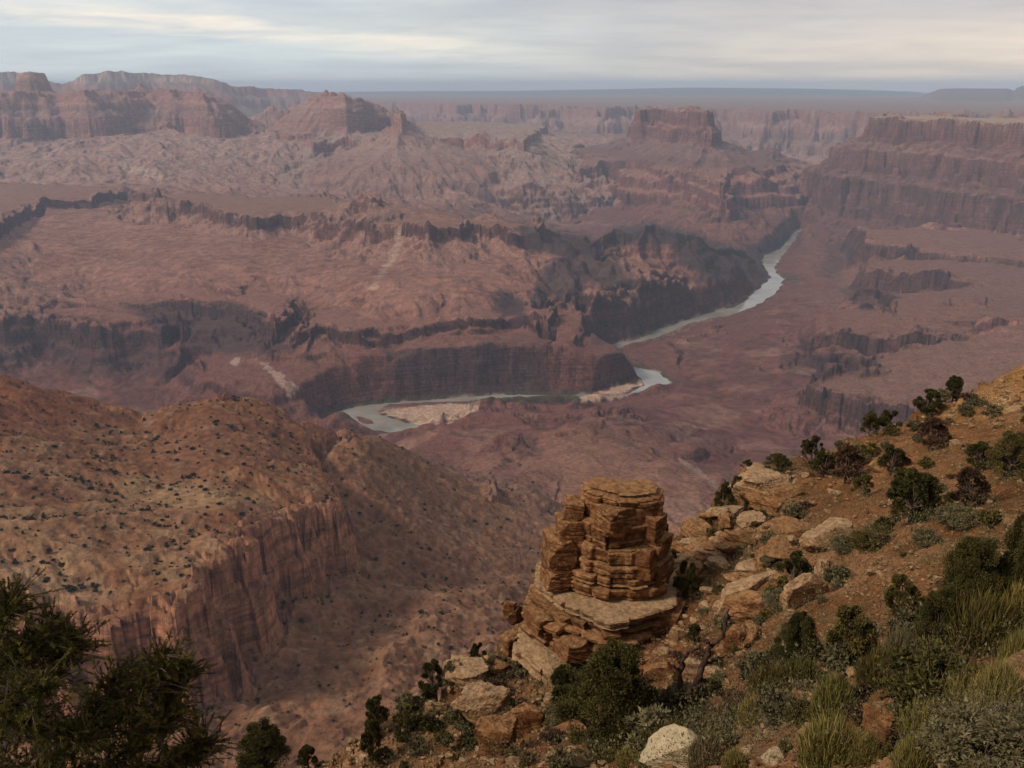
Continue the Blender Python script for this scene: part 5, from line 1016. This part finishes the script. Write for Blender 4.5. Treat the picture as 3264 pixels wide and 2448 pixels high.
for k, (u, vb, w, h, pr, lab) in enumerate([
    (606, 757, 104, 92, JBIG, 'big dark juniper in front of the foot of the rock pillar'), (911, 524, 52, 48, JUN, 'round dense juniper in the middle of the right slope'), (890, 478, 30, 28, JUN, 'rounded green juniper high on the slope below the skyline'),
    (953, 398, 20, 23, JUN, 'dark single juniper standing on the orange skyline'), (940, 403, 12, 10, JUN, 'small dark bush just left of the skyline juniper'), (925, 420, 24, 24, JUN, 'olive-dark juniper on the skyline below the single juniper'),
    (869, 436, 18, 23, JUN, 'left one of the pair of junipers leaning out over the skyline'), (888, 434, 22, 21, JUN, 'right one of the pair of junipers leaning out over the skyline'), (806, 455, 14, 16, JUN, 'small dark juniper on the skyline left of the leaning pair'), (816, 456, 15, 21, JUN, 'thin two-topped juniper on the skyline left of the leaning pair'),
    (777, 474, 28, 17, OLIVE, 'low spreading olive bush on the skyline limestone outcrop'), (747, 463, 13, 9, JUN, 'tiny dark bush at the tip of the skyline outcrop'), (722, 512, 20, 28, JUN, 'dark juniper clinging to the cliff left of the skyline outcrop'), (736, 494, 14, 16, JUN, 'small juniper tucked above the cliff juniper'),
    (791, 592, 38, 34, JUN, 'dark juniper between the long tilted slab and the cream boulder'), (960, 638, 64, 88, JBIG, 'tall black-green juniper above the grey-green ephedra on the right'), (1012, 622, 50, 90, JBIG, 'tall dark juniper at the right edge'), (931, 660, 50, 60, JBIG, 'dark juniper at the lower left of the tall pair on the right'),
    (797, 672, 48, 50, JBIG, 'dark spreading juniper right of the square boulders'), (846, 674, 48, 58, OLIVE, 'yellow-green bushy juniper right of the dark spreading one'), (897, 622, 34, 40, OLIVE, 'olive juniper left of the tall dark pair'),
    (1008, 480, 40, 42, OLIVE, 'grey-olive juniper near the right edge of the slope'), (978, 472, 26, 22, JUN, 'dark bush left of the grey-olive juniper'), (432, 698, 25, 27, JUN, 'dark juniper on the ridge crest at the lower left end'), (478, 667, 16, 18, JUN, 'small juniper on the ridge crest left of the pillar'),
    (377, 732, 26, 28, JUN, 'dark juniper at the lower end of the ridge'), (407, 745, 22, 22, JUN, 'rounded juniper below the ridge crest'), (373, 768, 22, 40, JUN, 'narrow conical juniper at the bottom left of the ridge'), (264, 770, 56, 42, JBIG, 'wide dark juniper at the bottom edge between the pine and the ridge'), (306, 745, 20, 18, JUN, 'small juniper just above the wide bottom-edge one'),
    (929, 452, 30, 30, BROWNT, 'brown half-bare bush on the orange slope'), (845, 487, 32, 36, BROWNT, 'brown leafless shrub left of the round dense juniper'), (965, 510, 38, 34, BROWNT, 'dry brown shrub right of the round dense juniper'), (862, 500, 20, 22, OLIVE, 'small olive bush left of the round dense juniper'),
    (824, 478, 34, 22, JUN, 'low dark scrub band below the skyline'), (843, 470, 26, 16, JUN, 'low dark scrub right of the scrub band below the skyline'), (686, 604, 24, 40, JUN, 'dark juniper in shade right of the pillar ledge'), (672, 575, 10, 20, JUN, 'small juniper behind the right shoulder of the pillar'), (664, 550, 10, 24, JUN, 'little juniper rooted on the right flank of the pillar'),
    (694, 648, 16, 20, JUN, 'dark bush between the pillar and the dead tree'), (560, 700, 22, 22, JUN, 'dark bush left of the big juniper by the pillar')]):
    plant('juniper' if pr is not BROWNT else 'dry_shrub', pr, u, vb, w, h, lab, 'juniper' if pr is not BROWNT else 'shrub', GJ if pr is not BROWNT else None)
# ---- ephedra: dense upright green stems
def ephedra_proto(seed, n=1500, spread=.48, thick=.006, mat=None):
    rs = np.random.RandomState(seed); a = rs.uniform(0, 6.28, n); q = np.sqrt(rs.uniform(0, 1, n)); b = np.stack([np.cos(a) * q * spread * .8, np.sin(a) * q * spread * .8, rs.uniform(-.05, .60, n) * (1 - q * q * .6)], 1)
    dirn = np.stack([np.cos(a) * q * .35, np.sin(a) * q * .35, np.ones(n)], 1) + rs.normal(size=(n, 3)) * .16; dirn /= np.linalg.norm(dirn, axis=1)[:, None]
    L_ = rs.uniform(.13, .32, n) * (1.05 - .45 * q * q); sd = np.cross(dirn, rs.normal(size=(n, 3))); sd /= np.linalg.norm(sd, axis=1)[:, None]
    m = b + dirn * (L_ * .5)[:, None]; t = b + dirn * L_[:, None] + rs.normal(size=(n, 3)) * .02; w = thick
    V = np.stack([b - sd * w, b + sd * w, m + sd * w * .8, m - sd * w * .8, t], 1).reshape(-1, 3); k = np.arange(n)[:, None] * 5
    Fc = np.concatenate([k + [0, 1, 2], k + [0, 2, 3], k + [3, 2, 4]]); tone = np.repeat(np.clip(.5 + .3 * rs.normal(size=n) * .8, 0, 1), 5)
    return mesh_np('stems', V, Fc, mat or M_EPH, False, None, {'tone': tone})
EPH = [(ephedra_proto(1, 3600),), (ephedra_proto(2, 3200, .52),), (ephedra_proto(3, 3600, .45),)]
EPG = [(ephedra_proto(4, 3200, .5, .006, M_SAGE),), (ephedra_proto(5, 3000, .5, .006, M_OLIVE),)]
GE = 'green broom-like ephedra shrubs on the lower right slope'
for k, (u, vb, w, h, pr, lab) in enumerate([
    (833, 722, 52, 50, EPH, 'bright yellow-green ephedra clump in the middle of the lower slope'), (828, 772, 66, 60, EPH, 'large green ephedra clump at the bottom edge below the bright one'), (862, 765, 36, 34, EPH, 'ephedra clump left of the knobbly orange rock'), (751, 728, 30, 34, EPH, 'small green ephedra clump right of the dead tree'),
    (705, 770, 38, 40, EPG, 'grey-green ephedra clump leaning on the lichen boulder'), (668, 752, 60, 32, EPG, 'low grey-green broom patch above the lichen boulder'), (632, 768, 40, 20, EPH, 'low green tuft at the bottom edge left of the lichen boulder'), (735, 772, 30, 22, EPH, 'small tuft at the bottom edge right of the lichen boulder'),
    (978, 648, 70, 62, EPG, 'tall grey-green ephedra bank under the tall junipers'), (1018, 628, 52, 54, EPH, 'green ephedra bank at the right edge'), (1015, 680, 40, 56, EPH, 'green ephedra above the right-edge boulder'), (960, 720, 56, 50, EPH, 'dark green ephedra row right of the twiggy shrub'), (995, 712, 50, 56, EPH, 'ephedra clump left of the right-edge boulder'),
    (925, 745, 54, 50, EPH, 'long green ephedra row right of the knobbly orange rock'), (912, 775, 40, 40, EPH, 'ephedra clump at the bottom edge right of the knobbly rock'), (875, 690, 42, 46, EPG, 'dull olive ephedra above the knobbly rock'), (802, 692, 50, 36, EPG, 'olive broom shrub below the dark spreading juniper'), (770, 696, 44, 34, EPG, 'olive-yellow broom right of the dead tree top'),
    (900, 668, 40, 44, EPG, 'dull green broom below the dark lower juniper')]):
    plant('ephedra_shrub', pr, u, vb, w, h, lab, 'shrub', GE, parts=('stems',))
# ---- rounded twiggy and sage shrubs
def shrub_proto(seed, n=26, per=150, size=.05, mat=None, twig=40, h=.75):
    rs = np.random.RandomState(seed); a = rs.uniform(0, 6.28, n); q = np.sqrt(rs.uniform(0, 1, n)) * .42; z = rs.uniform(.15, .8, n) * (1 - q * q * 2) * h + .06
    cs = np.stack([np.cos(a) * q, np.sin(a) * q, z], 1); V, Fc, tone = leaves(cs, rs.uniform(.08, .17, n), per, size, rs, .5)
    fm = mesh_np('foliage', V, Fc, mat or M_SAGE, False, None, {'tone': tone}); ts = []
    for i in range(twig):
        e = cs[i % n] + rs.normal(size=3) * .08 + (0, 0, .05); ts.append((wiggle((e[0] * .1, e[1] * .1, -.04), e * (1.12, 1.12, 1.1), 5, .02, rs), np.linspace(.010, .003, 5)))
    tv, tf = tubes(ts, 4); return fm, mesh_np('stem', tv, tf, M_TWIG, True)
SAGE = [shrub_proto(1), shrub_proto(2, 20), shrub_proto(3, 30, 120, .055, M_OLIVE), shrub_proto(4, 18, 110, .06, M_BROWN, 60), shrub_proto(5, 22, 140, .055, M_JUN)]
SBIG = [shrub_proto(11, 70, 160, .028, M_OLIVE, 120, .85), shrub_proto(12, 80, 170, .026, M_SAGE, 80, .8), shrub_proto(13, 40, 40, .03, M_BROWN, 160, .9)]
for k, (u, vb, w, h, i, lab) in enumerate([(930, 722, 88, 72, 0, 'broad twiggy olive shrub above the long ephedra row'), (985, 778, 104, 56, 1, 'grey-green leafy shrub at the bottom right corner'), (1010, 752, 60, 40, 1, 'grey sagebrush behind the corner shrub'), (735, 722, 30, 32, 2, 'bare grey twiggy shrub right of the dead tree'), (712, 728, 26, 20, 2, 'low grey brush at the foot of the dead tree'),
        (918, 690, 30, 40, 2, 'tangle of bare grey twigs behind the broad olive shrub'), (800, 728, 28, 26, 0, 'dark olive shrub left of the bright ephedra'), (778, 612, 34, 24, 1, 'grey-green sage right of the long tilted slab'), (842, 556, 24, 20, 1, 'blue-grey sage beside the flat-topped cream boulder'), (865, 552, 28, 18, 0, 'green scrub right of the flat-topped cream boulder'),
        (958, 530, 40, 26, 1, 'pale sage below the dry brown shrub'), (925, 548, 26, 20, 1, 'sage clump below the round dense juniper'), (648, 740, 40, 30, 2, 'grey dead brush beside the big juniper')]):
    plant('shrub', SBIG, u, vb, w, h, lab, 'shrub', None, parts=('foliage', 'stem'), k=i)
def sage_w(u, v, p): return 0.75 if perlin(np.array(p[0] / 9), np.array(p[1] / 9), 8) > -0.15 else 0.25
for k, (u, v, p, rs) in enumerate(scatter(298, 21, (380, 1035), (372, 772), sage_w)):
    s = px_size(p); w = float(np.clip((6 + rs.gamma(1.6, 5.0)) * (1 if v < 600 else 1.3) * s, .3, 1.9)); i = rs.choice(5, p=[.30, .22, .28, .14, .06])
    e = bpy.data.objects.new('sagebrush', None); C.objects.link(e); e.location = p; e.scale = (w, w, w * rs.uniform(.8, 1.1)); e.rotation_euler = (0, 0, rs.uniform(0, 6.28))
    tag(e, 'small rounded sagebrush dotted over the orange near slope', 'sagebrush', 'sagebrush scattered over the near slope')
    for m_, nm in zip(SAGE[i], ('foliage', 'stem')): o = bpy.data.objects.new(nm, m_); C.objects.link(o); o.parent = e
def low_scrub():
    rs = np.random.RandomState(77); c, s_ = [], []
    for u, v, p, r_ in scatter(6500, 45, (330, 1040), (368, 778), lambda u, v, p: 0.2 + 0.8 * (perlin(np.array(p[0] / 5), np.array(p[1] / 5), 15) > -.1)):
        c.append(p); s_.append(np.clip(px_size(p) * r_.gamma(2.2, 1.3), .05, .5))
    c, s_ = np.array(c), np.array(s_); V, Fc, tone = leaves(c + np.stack([s_ * 0, s_ * 0, s_ * .4], 1), s_, 34, 1.0, rs, .6); k = np.repeat(np.repeat(s_, 34), 3)[:, None]; mid = np.repeat(V.reshape(-1, 3, 3).mean(1), 3, 0)
    V = mid + (V - mid) * np.clip(k * .22, .012, .06)
    tag(link_mesh('low_scrub', mesh_np('low_scrub', V, Fc, M_SAGE, False, None, {'tone': tone})), 'dry low scrub and grass between the stones of the near slope', kind='stuff')
low_scrub()
# ---- dead tree
def dead_tree():
    base = hit(676, 716); r0 = math.hypot(base[0], base[1]); e = bpy.data.objects.new('dead_tree', None); C.objects.link(e); e.location = base; tag(e, 'twisted leafless dark dead tree right of the pillar', 'dead tree'); rs = np.random.RandomState(4)
    def P(lst): return [at_r(u, v, r0 + dr) - base for u, v, dr in lst]
    def dense(pts, r):
        pts = np.array(pts); n = len(pts); t = np.linspace(0, n - 1, n * 5); q = np.stack([np.interp(t, np.arange(n), pts[:, i]) for i in range(3)], 1); q[1:-1] += rs.normal(size=(len(q) - 2, 3)) * .035; return q, np.linspace(r[0], r[1], len(q))
    parts = [('trunk', [(676, 720, 0), (673, 708, .1), (674, 702, .1), (680, 697, .2)], (.20, .16)), ('branch', [(674, 703, .1), (684, 694, .3), (698, 683, .5), (703, 664, .8), (712, 646, 1.1), (724, 637, 1.2), (726, 620, 1.4), (729, 609, 1.5)], (.15, .03)),
             ('branch', [(676, 700, .1), (681, 690, -.2), (679, 674, -.4), (683, 657, -.5), (692, 651, -.5), (702, 645, -.4)], (.12, .03)), ('branch', [(674, 704, 0), (684, 698, -.4), (693, 692, -.8), (700, 685, -1.1), (713, 686, -1.4)], (.09, .02)),
             ('branch', [(704, 664, .8), (714, 660, 1.2), (724, 656, 1.6), (733, 657, 1.9)], (.06, .015)), ('branch', [(712, 646, 1.1), (707, 640, .8), (702, 641, .6)], (.05, .012)), ('branch', [(726, 620, 1.4), (735, 613, 1.5), (743, 612, 1.6)], (.035, .01)), ('branch', [(680, 674, -.4), (675, 667, -.6), (672, 665, -.7)], (.05, .012)), ('branch', [(673, 707, 0), (668, 700, .2), (668, 688, .3)], (.07, .02))]
    for nm, pts, r in parts:
        q, rr = dense(P(pts), r); V, Fc = tube(q, rr, 8); link_mesh(nm, mesh_np(nm, V, Fc, M_DEAD), None, e)
    # fallen grey limbs
    for pts, lab in (([(760, 738, 0), (775, 730, 0), (790, 722, 0), (806, 716, 0)], 'dark fallen branch lying on the gravel below the ephedra'), ([(764, 722, 0), (767, 731, 0), (766, 738, 0)], 'short grey forked stick on the gravel'), ([(730, 728, 0), (741, 717, 0)], 'pale fallen stick left of the small ephedra')):
        ps = np.array([hit(u, v) + (0, 0, .08) for u, v, _ in pts]); q, rr = dense(ps - ps[0], (.07, .03)); V, Fc = tube(q, rr, 6)
        o = link_mesh('fallen_branch', mesh_np('fallen_branch', V, Fc, M_TWIG)); o.location = ps[0]; tag(o, lab, 'fallen branch')
dead_tree()
# ---- pine at the lower left
def pine():
    rs = np.random.RandomState(8); r0 = 12.0; root = at_r(-30, 790, r0 + .8); root[2] -= 1.5
    e = bpy.data.objects.new('pinyon_pine', None); C.objects.link(e); e.location = root; tag(e, 'dark green pine reaching in at the bottom left corner', 'pine tree')
    limbs = [[(-30, 790, .8), (0, 740, .4), (30, 700, .2), (60, 660, 0), (75, 640, -.1)], [(-30, 780, .6), (10, 770, .2), (70, 755, -.2), (120, 720, -.3), (150, 680, -.3), (163, 655, -.2)], [(-40, 700, .6), (-10, 680, .2), (15, 655, 0), (40, 645, 0), (55, 630, .1)],
             [(-40, 660, .5), (-15, 630, .2), (5, 615, .2), (10, 600, .2)], [(10, 770, .2), (60, 775, -.3), (110, 765, -.6), (150, 740, -.6), (175, 715, -.5)], [(70, 755, -.2), (90, 720, .1), (110, 695, .3), (125, 680, .4)], [(30, 700, .2), (20, 720, -.3), (50, 730, -.6), (85, 740, -.8)], [(120, 720, -.3), (150, 725, 0), (175, 690, .2), (182, 668, .2)], [(110, 765, -.6), (160, 775, -.6), (195, 755, -.4), (203, 742, -.3)], [(-40, 740, 0), (-10, 715, -.5), (20, 700, -.7), (45, 690, -.8)]]
    tips = []; tl = []
    for li, l in enumerate(limbs):
        pts = np.array([at_r(u, v, r0 + d * .9) - root for u, v, d in l]); n = len(pts); t = np.linspace(0, n - 1, n * 4); q = np.stack([np.interp(t, np.arange(n), pts[:, i]) for i in range(3)], 1); q[1:-1] += rs.normal(size=(len(q) - 2, 3)) * .02
        tl.append((q, np.linspace(.040, .012, len(q))))
        for i in range(3 if li not in (0,) else 5, len(q)):
            for _ in range(11 if i < len(q) - 2 else 14):
                d = rs.normal(size=3) * (1, .8, .8) + (0.15, 0, .35); d /= np.linalg.norm(d); ln = rs.uniform(.12, .62); tip = q[i] + d * ln
                tl.append((wiggle(q[i], tip, 4, .012, rs), np.linspace(.010, .005, 4))); tips.append((tip, d))
                for f in (.35, .55, .78): 
                    if rs.uniform() < .95: tips.append((q[i] + d * ln * f + rs.normal(size=3) * .05, d + rs.normal(size=3) * .5))
    tv, tf = tubes(tl, 5); o = link_mesh('branch', mesh_np('branch', tv, tf, M_BARK), None, e)
    tr = wiggle(at_r(-30, 790, r0 + .8) - root, (0, 0, -1.5), 5, .02, rs); V, Fc = tube(tr, np.linspace(.07, .11, 5), 8); link_mesh('trunk', mesh_np('trunk', V, Fc, M_BARK), None, e)
    c = np.array([t_[0] for t_ in tips]); ax = np.array([t_[1] for t_ in tips]); ax /= np.linalg.norm(ax, axis=1)[:, None]; per = 70; n = len(c) * per
    cc = np.repeat(c, per, 0); aa = np.repeat(ax, per, 0); along = rs.uniform(-.11, .03, n)[:, None]; d = aa * rs.uniform(.2, 1.1, n)[:, None] + rs.normal(size=(n, 3)) * .55 + (0, 0, .15); d /= np.linalg.norm(d, axis=1)[:, None]
    b = cc + aa * along; s = np.cross(d, rs.normal(size=(n, 3))); s /= np.linalg.norm(s, axis=1)[:, None]; L_ = rs.uniform(.026, .054, n)[:, None]; w = .0040
    V = np.stack([b - s * w, b + s * w, b + d * L_], 1).reshape(-1, 3); tone = np.repeat(np.clip(.40 + .16 * rs.normal(size=n) + np.repeat(.28 * rs.normal(size=len(c)), per) + .9 * (along[:, 0] + .04), 0, 1), 3)
    link_mesh('needles', mesh_np('needles', V, np.arange(3 * n).reshape(-1, 3), M_PINE, False, None, {'tone': tone}), None, e)
pine()
# ---- junipers dotted over the near mesa: the nearest 300 as single shrubs, the rest as one mass
def dots():
    rs = np.random.RandomState(33); pts = []
    D, Fc = ico(1); protos = []
    for s_ in range(4):
        r2 = np.random.RandomState(s_); cs = r2.normal(size=(9, 3)) * (.32, .32, .2) + (0, 0, .45); V, F_, tone = leaves(cs, r2.uniform(.22, .36, 9), 26, .26, r2); protos.append(mesh_np('mesa_shrub', V, F_, M_JUN, False, None, {'tone': tone}))
    la = np.log(RR); n = 0
    idm = NAMES.index('red_mesa')
    while len(pts) < 2600 and n < 160000:
        n += 1; u, v = rs.uniform(0, 560), rs.uniform(372, 720); j = rs.randint(0, NA); i = rs.randint(0, int(np.searchsorted(RR, 2400)))
        uu, vv = Ug[i, j], Vg[i, j]
        if not (-10 < uu < 640 and 372 < vv < 740) or RR[i] < 850: continue
        if SLg[i, j] > 1.0: continue
        on = IDg[i, j] == idm
        dens = (0.9 if on else 0.35) * (0.12 + 0.88 * smooth(0.6, -2.2, cv_[i, j])) * (0.3 + 0.7 * smooth(-.35, .35, dn_[i, j])) * min(1.0, (RR[i] / 1500) ** 2)
        if rs.uniform() < dens: pts.append((RR[i], GXs[i, j], GYs[i, j], Hs[i, j]))
    pts.sort(); 
    for k, (r, x, y, z) in enumerate(pts[:300]):
        o = link_mesh('mesa_shrub', protos[k % 4]); s = float(np.clip(rs.gamma(4, .55), .9, 5)); o.location = (x, y, z - .2); o.scale = (s, s, s * rs.uniform(.8, 1.2)); o.rotation_euler = (0, 0, rs.uniform(0, 6.28))
        tag(o, 'tiny dark shrub dotting the near orange mesa', 'shrub', 'shrubs dotting the near orange mesa')
    Vs, Fs, T_, off = [], [], [], 0; pv = []
    for m_ in protos:
        v = np.empty(len(m_.vertices) * 3, np.float32); m_.vertices.foreach_get('co', v); t = np.empty(len(m_.vertices), np.float32); m_.attributes['tone'].data.foreach_get('value', t); pv.append((v.reshape(-1, 3), t))
    for k, (r, x, y, z) in enumerate(pts[300:]):
        v, t = pv[k % 4]; s = float(np.clip(rs.gamma(4, .6), .9, 5.5)); Vs.append(v * s + (x, y, z - .2)); Fs.append(np.arange(len(v)).reshape(-1, 3) + off); T_.append(t); off += len(v)
    tag(link_mesh('mesa_scrub', mesh_np('mesa_scrub', np.concatenate(Vs), np.concatenate(Fs), M_JUN, False, None, {'tone': np.concatenate(T_)})), 'scrub speckling the far parts of the near mesa', kind='stuff')
cv_ = H - blur(H, 8)
Ug, Vg, SLg, IDg, Hs, dn_ = U, Vp, SL, ID, H, N100
dots()
print('done', round(time.time() - T0, 1), len(bpy.data.objects))
